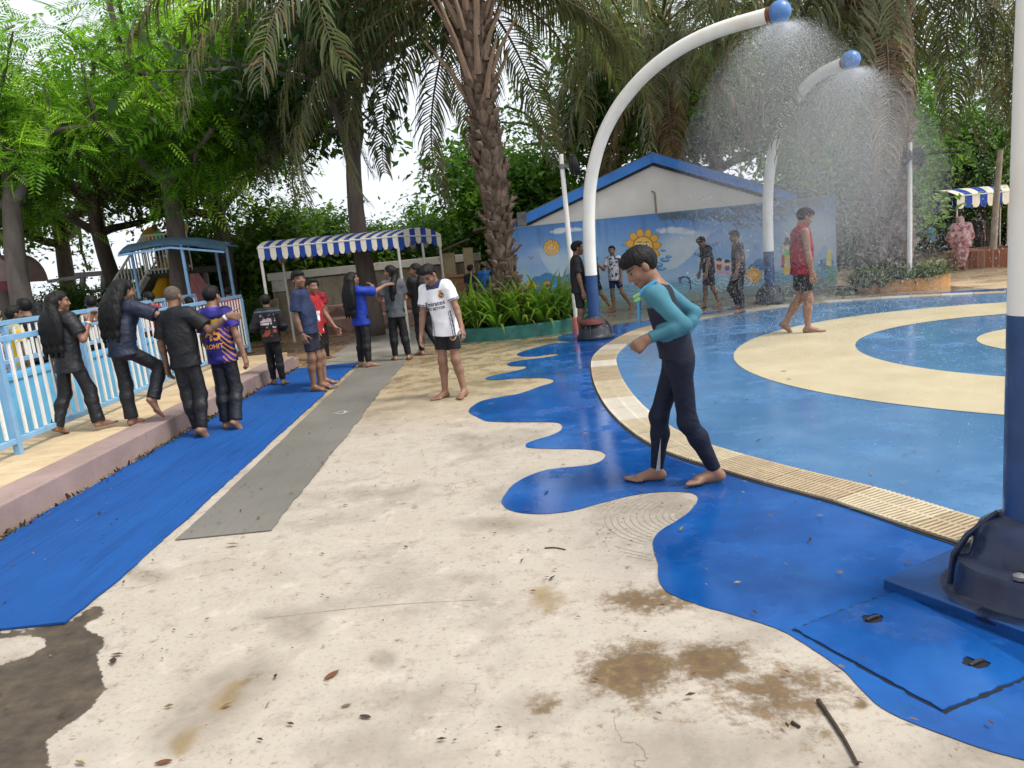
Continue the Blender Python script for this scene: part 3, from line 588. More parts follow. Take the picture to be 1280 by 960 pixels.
# paving beyond: brown wet slabs at the left, grey wet strip in front of the painted wall, tan yard at the right
def slab_mat(name, c1, c2, rough=.35, sc=.5, joint=.45):
    k = NT(name); b = k.n('ShaderNodeTexBrick'); b.inputs['Scale'].default_value = 1.0; b.inputs['Mortar Size'].default_value = .012; b.inputs['Brick Width'].default_value = sc*2; b.inputs['Row Height'].default_value = sc
    k.l(k.co(), b.inputs['Vector']); n1 = k.noise(1.1, 7, .65); n2 = k.noise(12, 6, .7); c = k.ramp(n1, [(.3, c1), (.7, c2)]); c = k.mix(k.math('MULTIPLY', k.mapr(n2, .52, .74), .4), c, tuple(q*.55 for q in c1)); c = k.mix(k.math('MULTIPLY', b.outputs['Fac'], joint), c, tuple(q*.45 for q in c1))
    k.bump(n2, .25, .006); return k.fin(c, k.mapr(k.noise(1.6, 5), .4, .6, max(.08, rough-.22), rough+.2), .45)
def flat(name, pts, z, m):
    o = link(name, curve_mesh(name, [pts], z), m); tag(o, kind='structure'); return o
flat('brown_paving', [(-16, 13.1), (-3.3, 13.1), (-3.3, 22), (-16, 22)], .0, slab_mat('brown_paving', srgb(120, 92, 66), srgb(158, 128, 96), .4, .6))
flat('grey_path', [(-3.3, 12.35), (-1.62, 12.35), (-1.62, 22), (-3.3, 22)], .004, slab_mat('grey_path', srgb(116, 112, 104), srgb(150, 145, 134), .5, .9, .3))
flat('wet_paving', [(-1.6, 13.92), (9.2, 13.92), (9.2, 17.7), (-1.6, 17.7)], .001, slab_mat('wet_paving', srgb(112, 102, 86), srgb(150, 138, 116), .28, .45))
flat('tan_yard', [(8.0, 12.6), (26, 9.8), (60, 40), (8.0, 40)], -.001, slab_mat('tan_yard', srgb(158, 134, 102), srgb(204, 180, 146), .45, .8, .25))
# blue wave paint
wave = [(800, 402), (764, 407), (729, 417), (712, 417.5), (698, 421), (700, 426), (712, 428), (695, 429), (672, 434), (652, 440), (646, 443.5), (655, 446), (672, 445.5), (690, 443), (698, 443.5), (692, 445.5), (672, 448), (645, 451.5), (634, 455), (637, 457.5), (646, 458.2), (657, 458.5), (655, 461), (640, 465), (618, 469.5), (607, 473), (611, 475), (622, 475), (645, 473.4), (668, 472.8), (685, 473.5), (692, 476), (689, 479), (676, 483), (650, 492), (625, 496.5), (604, 501), (592, 507), (586, 513), (588, 517), (595, 521), (608, 526.5), (630, 528), (660, 528), (690, 528.2), (700, 530), (703, 534), (700, 539), (690, 544), (672, 549.5), (660, 554), (657, 557), (662, 560), (690, 561.3), (729, 562), (748, 564), (757, 569), (752, 576), (737, 581.5), (705, 585), (680, 588.5), (657, 597), (640, 608), (629, 622), (628, 630), (635, 637), (655, 642), (680, 643), (715, 639), (755, 628.5), (797, 618.5), (835, 615.2), (860, 616), (871, 620), (872, 627), (862, 640), (845, 652), (830, 661), (820, 670), (816, 680), (818, 692), (823, 706), (823, 722), (829, 735), (842, 745), (880, 759), (920, 770), (962, 783), (992, 797), (1022, 816), (1052, 837), (1075, 860), (1095, 880), (1120, 895), (1150, 908), (1195, 925), (1240, 940), (1290, 954), (1360, 990)]
wl = np.array(catmull([G(*p) for p in wave], 7))[:, :2]; wl = [tuple(q) for q in wl+.010*np.stack([vnoise(np.column_stack([wl*1.0, wl[:, 0]*0]), 14, 3), vnoise(np.column_stack([wl*1.0, wl[:, 0]*0+9]), 14, 3)], 1)]
outer = wl+[(3.2, 1.2), (9, -.5), (14.5, 3), (15, 10), (12.6, 12.6)]+[tuple(G(*p)[:2]) for p in ((1250, 361), (1160, 366), (1060, 373), (980, 381), (900, 388.5), (850, 395))]
tag(link('blue_wave_paint', curve_mesh('blue_wave_paint', [outer], .004), M['deep_blue']), kind='structure')
# splash pad: drain channel, floor paint rings
dr = [G(*p)[:2] for p in ((812, 415), (775, 440), (774, 465), (800, 505), (860, 548), (960, 580), (1100, 615), (1222, 652))]+[np.array(q) for q in ((2.58, 3.08), (3.25, 2.35), (4.6, 1.70), (6.6, 1.45), (8.2, 1.8), (9.9, 2.9), (11.6, 5.4), (12.0, 8.4), (11.1, 11.2))]+[G(*p)[:2] for p in ((1250, 368), (1080, 376), (980, 384.5), (920, 392.5), (860, 403))]
dr = [np.append(p, 0) for p in dr]
inner = np.array(catmull(dr, 14, True))[:, :2]; tg = np.roll(inner, -1, 0)-np.roll(inner, 1, 0); tg /= np.linalg.norm(tg, axis=1)[:, None]; nr_ = np.stack([-tg[:, 1], tg[:, 0]], 1)
if np.mean(np.sum(nr_*(inner-inner.mean(0)), 1)) < 0: nr_ = -nr_
DW = .34; outerd = inner+nr_*DW
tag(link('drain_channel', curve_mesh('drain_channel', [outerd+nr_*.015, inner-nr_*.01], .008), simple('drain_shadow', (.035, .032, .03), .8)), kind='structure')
tag(link('splash_pad_floor', curve_mesh('splash_pad_floor', [inner], .010), M['light_blue']), kind='structure')
def ring(r0, r1, z, name):
    a = np.linspace(0, 2*math.pi, 160, endpoint=False); c0 = np.array([6.6, 8.12])
    lp = [c0+r1*np.stack([np.cos(a), np.sin(a)], 1)]+([c0+r0*np.stack([np.cos(a), np.sin(a)], 1)] if r0 else [])
    tag(link(name, curve_mesh(name, lp, z), M['cream_paint']), kind='structure')
ring(2.51, 3.95, .014, 'cream_paint_ring'); ring(0, 1.2, .014, 'cream_paint_disc')
# drain grates: panels of radial slats with a middle rib
cen = inner+nr_*DW/2; sgl = np.linalg.norm(np.roll(cen, -1, 0)-cen, axis=1); cum = np.concatenate([[0], np.cumsum(sgl)]); tot = cum[-1]; npan = int(tot/.50)
cl2 = np.vstack([cen, cen[:1]]); nl2 = np.vstack([nr_, nr_[:1]])
def on(s): s = s % tot; return np.array([np.interp(s, cum, cl2[:, i]) for i in range(2)]), unit(np.array([np.interp(s, cum, nl2[:, i]) for i in range(2)]))
gmats = [simple('fresh_cream_grate', srgb(206, 198, 182), .5, .1, 5, .08), simple('yellowed_grate', srgb(190, 176, 148), .55, .18, 5, .1, dirt=srgb(140, 110, 75)), simple('soiled_grate', srgb(172, 154, 126), .6, .25, 5, .1, dirt=srgb(120, 92, 60))]
glab = ['clean white drain grate panel in the curved channel', 'yellowed drain grate panel in the curved channel', 'brown stained drain grate panel in the curved channel']
for i in range(npan):
    s0 = i*tot/npan; L = tot/npan; c, nn = on(s0+L/2); kind = int(rng.choice([0, 1, 2], p=[.3, .45, .25])); tt = np.array([nn[1], -nn[0]])
    if c[1] < .5 or c[0] > 13 or (c[1] < 3 and c[0] > 4.5): continue
    mb = MB(); ns = 17
    for j in range(ns):
        q, n2_ = on(s0+.004+(j+.5)*(L-.008)/ns); a = math.atan2(n2_[1], n2_[0]); mb.box((q[0]-c[0], q[1]-c[1], .002), (DW-.006, .0165, .014), rz=a)
    q0, n0 = on(s0+.004); q1, n1 = on(s0+L-.004)
    for w_ in (-.49, -.02, .49):
        mb.bar((*(q0+n0*w_*(DW-.02)-c), .0), (*(q1+n1*w_*(DW-.02)-c), .0), .022, .013)
    tag(mb.build('drain_grate', gmats[kind], None, (c[0], c[1], .018)), glab[kind], 'drain grate', ['clean white grate panels', 'yellowed grate panels', 'stained grate panels'][kind])
# worn tactile arcs on the spit of bare concrete
mb = MB(); c0 = G(905, 640)[:2]
for r in np.arange(.10, .72, .030):
    pts_ = []
    for a in np.linspace(math.pi*.62, math.pi*1.42, 40):
        p = c0+r*np.array([math.cos(a)*1.25, math.sin(a)]); qx, qy = proj(np.array([p[0], p[1], 0.])); ok = not inpoly(np.array([qx]), np.array([qy]), wave+[(1400, 990), (1400, 380)])[0] and qx > 738+(qy-615)*.45
        if ok: pts_.append(p)
        elif len(pts_) > 3: break
        else: pts_ = []
    for a, b in zip(pts_[:-1], pts_[1:]):
        d = unit(b-a); n_ = np.array([-d[1], d[0]])*.0016; mb.poly([(*(a-n_), .0025), (*(b-n_), .0025), (*(b+n_), .0025), (*(a+n_), .0025)])
tag(mb.build('tactile_grooves', simple('groove_dirt', srgb(156, 144, 124), .9)), kind='structure')
# faint slab joints in the concrete
mb = MB()
for pl_ in (((330, 773), (480, 757), (600, 750)), ((330, 620), (405, 606), (470, 598))):
    P_ = catmull([G(*q) for q in pl_], 8)
    for a, b in zip(P_[:-1], P_[1:]):
        d = unit((b-a)[:2]); n_ = np.array([-d[1], d[0]])*(.0010+.0012*rng.random()); mb.poly([(*(a[:2]-n_), .002), (*(b[:2]-n_), .002), (*(b[:2]+n_), .002), (*(a[:2]+n_), .002)])
tag(mb.build('slab_joints', simple('joint_dirt', srgb(156, 142, 125), .9)), kind='structure')
# mats
def rag(p0, p1, n, amp, sd):
    r = np.random.default_rng(sd); return [tuple(np.array(p0)+(np.array(p1)-np.array(p0))*t+np.array([r.normal()*amp, 0])) for t in np.linspace(0, 1, n)]
def mat_mesh(lp, z, th): 
    me = curve_mesh('mat', [lp], z, th); return me
def runner_mat(name, c, c2, wf):
    k = NT(name); h = k.noise(26, 3, .5, stretch=(1, .05, 1)); f = k.noise(160, 2); n1 = k.noise(.8, 6, .6); co = k.ramp(n1, [(.3, c), (.7, c2)]); co = k.mix(k.math('MULTIPLY', k.mapr(h, .45, .7), .35 if wf > .3 else .10), co, tuple(q*.55 for q in c)); co = k.mix(k.math('MULTIPLY', k.mapr(k.noise(30, 5, .7), .66, .74), .5), co, tuple(q*.5+.03 for q in c))
    k.bump(k.math('ADD', h, k.math('MULTIPLY', f, .3)), wf, .008); return k.fin(co, .72, .25)
def ribbon(name, xl, xr, y0, y1, th, m, wav, sd):
    """a thin flexible mat lying on the ground: slightly wavy top, edges turned down to the floor"""
    ny = int((y1-y0)/.05); nx = 22; r = np.random.default_rng(sd); ys = np.linspace(y0, y1, ny); ts = np.concatenate([[0], np.linspace(0, 1, nx), [1]]); V = []
    jl = np.convolve(r.normal(size=ny+8), np.ones(9)/9, 'valid')*.022; jr = np.convolve(r.normal(size=ny+8), np.ones(9)/9, 'valid')*.030
    for k_, y in enumerate(ys):
        a = xl(y)+jl[k_]*.6; b = xr(y)+jr[k_]
        for q, t in enumerate(ts): V.append((a+(b-a)*t, y, th))
    V = np.array(V); V[:, 2] += wav*(vnoise(V*np.array([1.6, .7, 1]), 1.6, 2)+.12)+.35*wav*vnoise(V, 7, 2); K = len(ts); V = V.reshape(ny, K, 3); V[:, 0, 2] = V[:, -1, 2] = .0045; V[:, 1, 2] = np.maximum(V[:, 1, 2], .008); V[:, -2, 2] = np.maximum(V[:, -2, 2], .008)
    e0 = V[:1].copy(); e0[..., 2] = .0045; e1 = V[-1:].copy(); e1[..., 2] = .0045; V = np.concatenate([e0, V, e1]); n_ = ny+2; idx = np.arange(n_*K).reshape(n_, K); V = V.reshape(-1, 3); V[:, 2] = np.maximum(V[:, 2], .0045)
    Q = np.stack([idx[:-1, :-1], idx[:-1, 1:], idx[1:, 1:], idx[1:, :-1]], -1).reshape(-1, 4); me = mesh_np(name, V, Q); o = link(name, me, m)
    me.polygons.foreach_set('use_smooth', np.ones(len(Q), bool)); me.set_sharp_from_angle(angle=R_(30)); return o
o = ribbon('carpet_runner', lambda y: -3.585, lambda y: -2.31+(-.22)*max(0, (y-5)/7.3), 3.46, 12.40, .013, runner_mat('blue_carpet', (.003, .054, .22), (.007, .078, .29), .5), .016, 1); tag(o, 'long bright blue carpet runner laid along the pink kerb', 'carpet runner')
o = ribbon('rubber_mat', lambda y: -2.23+(-.22)*max(0, (y-5)/7.3), lambda y: -1.62-.07*(y-4.5)/7.9, 4.52, 12.34, .009, runner_mat('grey_rubber', srgb(98, 96, 90), srgb(116, 113, 106), .12), .004, 2); tag(o, 'grey rubber mat strip laid beside the blue runner', 'mat')
mb = MB(); a = np.linspace(0, 2*math.pi, 25); c0 = G(427, 517)
for i in range(24): mb.poly([(.055*math.cos(a[i]), .085*math.sin(a[i]), 0), (.055*math.cos(a[i+1]), .085*math.sin(a[i+1]), 0), (.04*math.cos(a[i+1]), .066*math.sin(a[i+1]), 0), (.04*math.cos(a[i]), .066*math.sin(a[i]), 0)])
mb.poly([(.03, -.02, 0), (.09, .0, 0), (.03, .03, 0)]); mb.poly([(-.03, -.02, 0), (-.03, .03, 0), (-.10, .0, 0)])
mb.v = [(q[0]+c0[0], q[1]+c0[1], .0135) for q in mb.v]; mb.build('printed_mark', simple('white_mark', (.6, .6, .58), .7), o)
# raised walkway and kerb
km = simple('pink_concrete', srgb(146, 126, 120), .8, .18, 2.5, .35, 30, .3, dirt=srgb(110, 92, 86))
mb = MB(); mb.box((-3.81, 7.0, .093), (.34, 11.2, .226)); o = mb.build('kerb', km, bevel=.012); tag(o, kind='structure')
mb = MB(); mb.box((-4.55, 7.3, .09), (1.13, 12.2, .212)); o = mb.build('raised_walkway', slab_mat('tan_walkway', srgb(170, 148, 114), srgb(206, 184, 148), .7, .5, .3)); tag(o, kind='structure')
mb = MB(); mb.box((-3.81, 12.73, .07), (.34, .26, .17)); tag(mb.build('kerb_end', km, bevel=.012), kind='structure')
# ragged weeds and dirt at the foot of the kerb
# ================================================================== poles and hardware
C0 = np.array([6.6, 8.12])
PROF = [(0, 0), (0, .55), (0, 1.06), (.02, 1.64), (.08, 2.27), (.20, 2.75), (.42, 3.21), (.76, 3.62), (1.23, 3.96), (1.78, 4.19), (2.39, 4.30), (3.12, 4.31)]
def spray_pole(base, label, navy=False, sc=(1, 1)):
    kb = .79
    d = C0-base; d /= np.linalg.norm(d); r = empty('spray_pole', (*base, .004)); tag(r, label, 'spray pole', 'curved spray poles round the pad')
    P = np.array(catmull([np.array([d[0]*s*sc[0], d[1]*s*sc[0], z if z < 1.5 else 1.5+(z-1.5)*sc[1]]) for s, z in PROF], 5)); zb = 1.06 if not navy else 1.17; i = int(np.argmin(np.abs(P[:14, 2]-zb)))
    P[i] = (P[i][0], P[i][1], zb)
    mb = MB(); mb.tube(P[:i+1], .104, 24); mb.build('lower_pole', M['pole_blue'], r, smooth=True)
    mb = MB(); mb.tube(P[i:], np.linspace(.1035, .098, len(P)-i), 24); mb.build('upper_pole', M['pole_white'], r, smooth=True)
    e = P[-1]; t = unit(P[-1]-P[-2]); mb = MB(); mb.tube([e-t*.01, e+t*.05], [.105, .10], 20); mb.build('rusty_collar', M['rust'], r, smooth=True)
    c = e+t*.155; mb = MB(); n = 14; mb.lathe([(max(.004, .148*math.sin(math.pi*k/n)), -.148*math.cos(math.pi*k/n)) for k in range(n+1)], c, 24); b = mb.build('spray_ball', M['ball_blue'], r, smooth=2)
    mb = MB(); mb.lathe([(.045, -.19), (.05, -.15), (.05, -.10)], c, 12); mb.build('nozzle', M['steel'], b)
    lob = lambda a, z: 1+(.055*max(0, math.cos(4*a))**.5 if .05 < z < .26 else 0)
    mb = MB(); mb.lathe([(.40, 0), (.41, .02), (.405, .045), (.355, .058), (.345, .075), (.335, .17), (.325, .20), (.29, .215), (.275, .225), (.262, .29), (.235, .345), (.19, .375), (.145, .395), (.125, .41), (.106, .415)], (0, 0, .01), 64, lob)
    for q in range(4):
        a = math.pi/4+q*math.pi/2+.35
        ca, sa = math.cos(a), math.sin(a)
        mb.tube([(ca*.362, sa*.362, .05), (ca*.345, sa*.345, .20), (ca*.285, sa*.285, .30), (ca*.15, sa*.15, .42)], [.016, .016, .015, .012], 8)
    mb.v = [(q[0]*kb, q[1]*kb, q[2]*(.55+.45*kb)) for q in mb.v]; mb.build('base_cover', M['base_navy' if navy else 'base_black'], r, smooth=True)
    mb = MB()
    for q in range(4):
        a = math.pi/4+q*math.pi/2; mb.lathe([(.024, 0), (.024, .014), (.012, .022)], (math.cos(a)*.305*kb, math.sin(a)*.305*kb, .20), 8)
    mb.build('bolts', M['steel'], r, smooth=True)
    return r, d, (base[0]+c[0], base[1]+c[1], c[2]-.16)
NOZ = []
r1, d1, nz = spray_pole(G(745, 423)[:2], 'curved white spray pole with blue foot and black base beside the flower bed'); NOZ.append((nz, d1))
mb = MB(); mb.lathe([(.20, .235), (.225, .25), (.215, .29), (.15, .33)], (-.05, -.05, .012), 20); mb.build('red_cover', M['base_red'], r1, smooth=True)
r2, d2, nz = spray_pole(G(963, 379)[:2], 'curved white spray pole with blue foot in front of the painted wall', sc=(.87, .91)); NOZ.append((nz, d2))
b3 = np.array([1.995, 2.76]); r3, d3, nz = spray_pole(b3, 'thick white and navy pole with bulky navy base at the edge of the splash pad', True); NOZ.append((nz, d3))
pc = np.array([2.02, 2.70]); a_ = math.atan2(*(G(1280, 782)-G(1160, 738))[:2][::-1]); mb = MB(); mb.box((0, 0, .012), (.86, .74, .075), rz=a_); o = mb.build('base_plate', M['base_navy'], r3, (pc[0]-b3[0]+.02, pc[1]-b3[1]+.08, 0), bevel=.006)
o.data.materials.clear(); o.data.materials.append(paint_mat('painted_plate', (.006, .050, .18), (.010, .075, .25), (.006, .02, .07), .25))
# access cover in the blue paint, set in a dark groove
cq = [np.array(G(*p)[:2]) for p in ((990, 788), (1180, 893), (1300, 843), (1122, 739))]; cc = sum(cq)/4
def hole(px_, py_, a, b, rot, sd):
    c = G(px_, py_)[:2]; r = np.random.default_rng(sd); return [c+np.array([math.cos(rot)*a*math.cos(t)-math.sin(rot)*b*math.sin(t), math.sin(rot)*a*math.cos(t)+math.cos(rot)*b*math.sin(t)])*(1+.18*r.normal()) for t in np.linspace(0, 2*math.pi, 14, endpoint=False)]
h1 = hole(1091, 776, .045, .034, .3, 1); h2 = hole(1221, 832, .045, .034, -.2, 2)
rt = empty('access_cover', (*cc, .004)); tag(rt, 'square blue painted access cover with two lift holes', 'access cover')
sh = lambda lp: [np.array(p)-cc for p in lp]
def ragged(lp, sd, amp):
    r = np.random.default_rng(sd); out = []
    for a, b in zip(lp, lp[1:]+lp[:1]):
        for t in np.linspace(0, 1, 26, endpoint=False): out.append(a+(b-a)*t+r.normal(size=2)*amp)
    return out
link('cover_plate', curve_mesh('cover_plate', [sh(ragged([cc+(p-cc)*.975 for p in cq], 4, .0022)), sh(h1), sh(h2)], .003, .008), M['deep_blue'], rt)
link('groove', curve_mesh('groove', [sh(ragged([cc+(p-cc)*1.006 for p in cq], 5, .0035))], .0012), simple('groove_black', (.006, .008, .014), .8), rt)
for h, nm in ((h1, 1), (h2, 2)):
    c = sum(h)/len(h); mb = MB(); mb.tube([(*(c-cc-np.array([.03, .012])), .008), (*(c-cc), .012), (*(c-cc+np.array([.034, .014])), .008)], [.006, .007, .006], 8); mb.build('lift_bar', M['dark_rubber'], rt, smooth=True)
# lamp posts
def lamp_post(base, h, label, lean, foot, two, group='slim white lamp posts'):
    r = empty('lamp_post', (*base, 0)); tag(r, label, 'lamp post', group); top = np.array([lean, 0, h])
    mb = MB(); mb.tube([(0, 0, .28), top*.5+np.array([0, 0, .14]), top], [.048, .046, .040], 14); mb.build('post', M['white_metal'], r, smooth=True)
    mb = MB(); mb.lathe([(.085, 0), (.08, .28), (.06, .31)], (0, 0, 0), 16); mb.build('post_foot', foot, r, smooth=True)
    for k, (dx, z) in enumerate(two):
        p = top*(z/h); mb = MB(); mb.bar(p, p+np.array([dx*.55, -.03, 0]), .05); mb.tube([p-np.array([0, 0, .04]), p+np.array([0, 0, .04])], .056, 12); br = mb.build('lamp_bracket', M['steel'], r)
        c = p+np.array([dx, -.05, .0]); mb = MB(); pr = [(.02, -.085), (.06, -.085), (.075, -.06), (.16, -.05), (.185, -.02), (.185, .03), (.165, .05), (.12, .055), (.11, .035), (.01, .03)]
        mb.lathe(pr, (0, 0, 0), 28); mb.v = [tuple(np.array(c)+Ry(R_(-70 if dx < 0 else 75))@Rz(.3)@np.array(q)) for q in mb.v]; mb.build('lamp_head', M['dark_rubber'], r, smooth=True)
lamp_post(G(722, 417)[:2], 3.16, 'slim white lamp post with one round black lamp and pink foot by the flower bed', -.03, simple('pink_foot', srgb(190, 110, 100), .7, .2), [(.22, 2.95)])
lamp_post(G(1137, 363)[:2], 2.92, 'slim white lamp post with two black lamps and green foot by the big palm', .02, simple('green_foot', srgb(70, 150, 80), .7, .25), [(.14, 2.62), (-.14, 2.62)])
# ================================================================== railings at the wading pool
def railing(pts, z0, h, label, post_every=1.6, bar_gap=.155):
    a, b = (np.array(p, float) for p in pts); L = np.linalg.norm(b-a); d = (b-a)/L; r = empty('railing', (a[0], a[1], z0), math.atan2(d[1], d[0])); tag(r, label, 'railing', 'light blue and white pool railings')
    n = int(round(L/post_every)); ps = np.linspace(0, L, n+1)
    for nm, z, w in (('top_rail', h-.025, .055), ('bottom_rail', .13, .05)):
        mb = MB(); mb.box((L/2, 0, z), (L, .05, w)); mb.build(nm, M['fence_blue'], r, bevel=.004)
    for s in ps: mb = MB(); mb.box((s, -.002, h/2-.03), (.06, .06, h-.06)); mb.build('post', M['fence_blue'], r, bevel=.004)
    m = int(L/bar_gap)
    for j in range(m):
        s = (j+.5)*L/m
        if np.min(np.abs(ps-s)) < .045: continue
        mb = MB(); mb.box((s, .0, (h+.09)/2), (.034, .018, h-.235)); mb.build('bar', M['fence_white'], r)
railing(((-4.56, 5.3), (-4.90, 14.1)), .195, 1.09, 'front light blue railing with white bars along the raised walkway')
railing(((-5.62, 5.6), (-5.95, 14.6)), .78, .60, 'rear light blue railing standing on the pale blue pool wall')
mb = MB(); mb.bar((-5.62, 5.0, .38), (-5.95, 14.7, .38), .22, .80); mb.bar((-5.62, 5.0, .74), (-5.95, 14.7, .74), .26, .045); tag(mb.build('pool_wall', simple('pool_blue_wall', (.12, .40, .66), .5, .15, 3, .1, 20, .4, dirt=(.10, .28, .45))), 'pale blue painted pool wall under the rear railing', 'wall')
flat('pool_floor', [(-5.8, 5), (-14, 5), (-14, 15), (-6, 15)], .0, simple('pool_floor', (.10, .33, .5), .25))
flat('pool_side_paving', [(-5.1, 4.8), (-5.1, 14.6), (-5.9, 14.6), (-5.7, 4.8)], .002, M['sand'] if 'sand' in M else slab_mat('pool_side', srgb(176, 158, 126), srgb(206, 188, 154), .6, .5, .3))
# ================================================================== house with painted wall
WY = 17.72
hs_ = empty('pavilion', (3.9, 18.4, 0)); tag(hs_, 'small white gabled pavilion with bright blue fascia behind the painted wall', 'building')
ap = np.array([3.84, 18.2, 3.42]); gl = np.array([.15, 18.2, 2.10]); gr = np.array([7.20, 18.2, 2.14]); off = np.array([3.9, 18.4, 0])
mb = MB(); mb.prism([(.75, 0, 0), (6.9, 0, 0), (6.9, 0, 2.2), (3.84, 0, 3.36), (.75, 0, 2.26)], (0, 18.25, 0), (0, 18.4, 0)); mb.v = [tuple(np.array(q)-off) for q in mb.v]
gw = NT('gable_plaster'); n1 = gw.noise(1.2, 6, .6); st = gw.noise(5, 6, .65, stretch=(1, 1, .12)); c = gw.ramp(n1, [(.3, srgb(212, 206, 198)), (.7, srgb(232, 227, 219))]); c = gw.mix(gw.math('MULTIPLY', gw.mapr(st, .58, .74), .35), c, srgb(150, 128, 100)); mb.build('gable_wall', gw.fin(c, .85, .2), hs_)
fm = simple('bright_blue_fascia', (.016, .19, .62), .4, .2, 3, .06, 20, .5, dirt=(.02, .08, .25)); um = simple('eave_shade', (.02, .024, .035), .8)
for a, b in ((gl, ap), (ap, gr)):
    mb = MB(); d = unit(b-a); e = .02 if b is gr else 0
    mb.bar(a-off-np.array([0, .02, 0]), b-off-np.array([0, .02, 0]), .05, .21); mb.build('fascia', fm, hs_)
    mb = MB(); mb.bar(a-off+np.array([0, .02, -.14]), b-off+np.array([0, .02, -.14]), .10, .07); mb.build('eave_shade_strip', um, hs_)  # near-black strip colours in the shade under the eave
    mb = MB(); mb.bar((a+b)/2*0+a-off+np.array([0, 2.8, .11]), b-off+np.array([0, 2.8, .11]), 5.6, .05); mb.build('roof', simple('weathered_roof_sheet', (.16, .14, .12), .9, .4, 4, .5, 20, .2, dirt=(.07, .06, .04)), hs_)
mb = MB(); mb.box(ap-off+np.array([0, -.05, .0]), (.06, .03, .24)); mb.build('ridge_cap', fm, hs_)
mb = MB(); mb.box(np.array([.62, 18.1, 2.30])-off, (.22, .16, .34)); mb.build('concrete_stub', simple('mossy_concrete', (.16, .155, .14), .9, .4), hs_)
mb = MB(); mb.tube([np.array([3.86, 18.23, 2.1])-off, np.array([3.85, 18.23, 2.62])-off, np.array([3.78, 18.23, 2.66])-off], .022, 8); mb.build('drain_pipe', simple('pale_pipe', srgb(170, 150, 120), .7), hs_, smooth=True)
mw = empty('painted_wall', (.30, WY, 0)); tag(mw, 'low wall with a mural of smiling suns and blue hills and sea', 'wall')
mb = MB(); mb.box((3.82, .09, 1.06), (7.64, .16, 2.12)); mb.build('wall_body', simple('pale_blue_wall', (.25, .42, .6), .8), mw)
gx = np.arange(0, 7.64, .0125); gz = np.arange(0, 2.125, .0125); XX, ZZ = np.meshgrid(gx, gz, indexing='ij'); V = np.stack([XX, XX*0+.004, ZZ], -1).reshape(-1, 3); px, py = proj(V+np.array([.30, WY, 0])); v_ = V[:, 2]/2.12; u_ = V[:, 0]/7.64
S3 = lambda *c: np.array(srgb(*c)); col = np.zeros((len(V), 3)); 
def lay(mask, c, soft=1.0):
    m = np.clip(np.asarray(mask, float)*soft, 0, 1)[:, None]; global col; col = col*(1-m)+np.asarray(c)*m
t = np.clip(v_, 0, 1)[:, None]; col = np.where(t > .55, S3(136, 176, 214)+(S3(58, 120, 190)-S3(136, 176, 214))*((t-.55)/.45), S3(196, 210, 216)+(S3(136, 176, 214)-S3(196, 210, 216))*(t/.55))
nz1 = vnoise(V*np.array([1, 1, 1.6]), 1.3, 3); nz2 = vnoise(V, 9, 3); nz3 = vnoise(V*np.array([3, 1, .25]), 4, 3)
el = lambda cx, cy, rx, ry: 1-((px-cx)/rx)**2-((py-cy)/ry)**2
lay(sstep(-.2, 1, el(870, 318, 70, 34)), S3(206, 214, 216), .75); lay(sstep(-.3, 1, el(690, 335, 40, 26)), S3(190, 206, 214), .6); lay(sstep(-.2, 1, el(1010, 290, 40, 30)), S3(200, 216, 226), .7)
def poly(pts, c, soft=1.0): lay(inpoly(px, py, pts), c, soft)
c_m = S3(104, 150, 204); grad = lambda a, b, y0, y1: S3(*a)+(S3(*b)-S3(*a))*np.clip((py-y0)/(y1-y0), 0, 1)[:, None]
poly([(640, 400), (640, 302), (652, 301), (664, 304), (673, 316), (682, 334), (693, 343), (702, 346), (708, 338), (716, 331), (726, 329), (742, 338), (755, 345), (770, 340), (790, 348), (790, 400)], grad((96, 140, 204), (150, 184, 216), 300, 350))
poly([(790, 400), (800, 338), (817, 331), (832, 338), (846, 335), (862, 322), (876, 306), (888, 292), (900, 286), (911, 296), (920, 315), (929, 333), (937, 320), (946, 301), (953, 315), (960, 333), (960, 400)], grad((92, 140, 206), (156, 190, 220), 288, 345))
poly([(960, 400), (985, 345), (1010, 336), (1022, 318), (1030, 306), (1042, 318), (1042, 400)], grad((120, 170, 214), (160, 200, 220), 305, 345))
for cx, cy, rx, ry in ((672, 352, 8, 7), (684, 348, 9, 7), (697, 352, 9, 7), (710, 350, 8, 7), (722, 352, 10, 8), (690, 362, 50, 10), (950, 332, 9, 9), (941, 336, 6, 6), (958, 336, 6, 6), (1033, 330, 10, 7)): lay(el(cx, cy, rx, ry) > 0, grad((40, 116, 170), (60, 140, 180), 340, 365))
sea = sstep(352-.105*0, 360, py+nz2*4+.10*(px-800)); lay(sea, grad((70, 150, 186), (150, 192, 196), 350, 384), .9)
lay((np.sin(py*1.9+px*.25+nz2*9) > .75) & (sea > .4), S3(176, 208, 214), .55); lay((np.sin(py*1.3-px*.12+nz2*7) > .85) & (sea > .4), S3(44, 112, 160), .45)
lay(sstep(.02, .12, .17-v_+nz2*.08), S3(128, 134, 112), .75)
for cx, cy, rx, ry in ((842, 288, 22, 4.5), (712, 287, 18, 3), (862, 291, 12, 3), (696, 290, 10, 2.2)): lay(sstep(-.25, .7, el(cx, cy, rx, ry)+nz2*1.2), S3(216, 222, 224), .85)
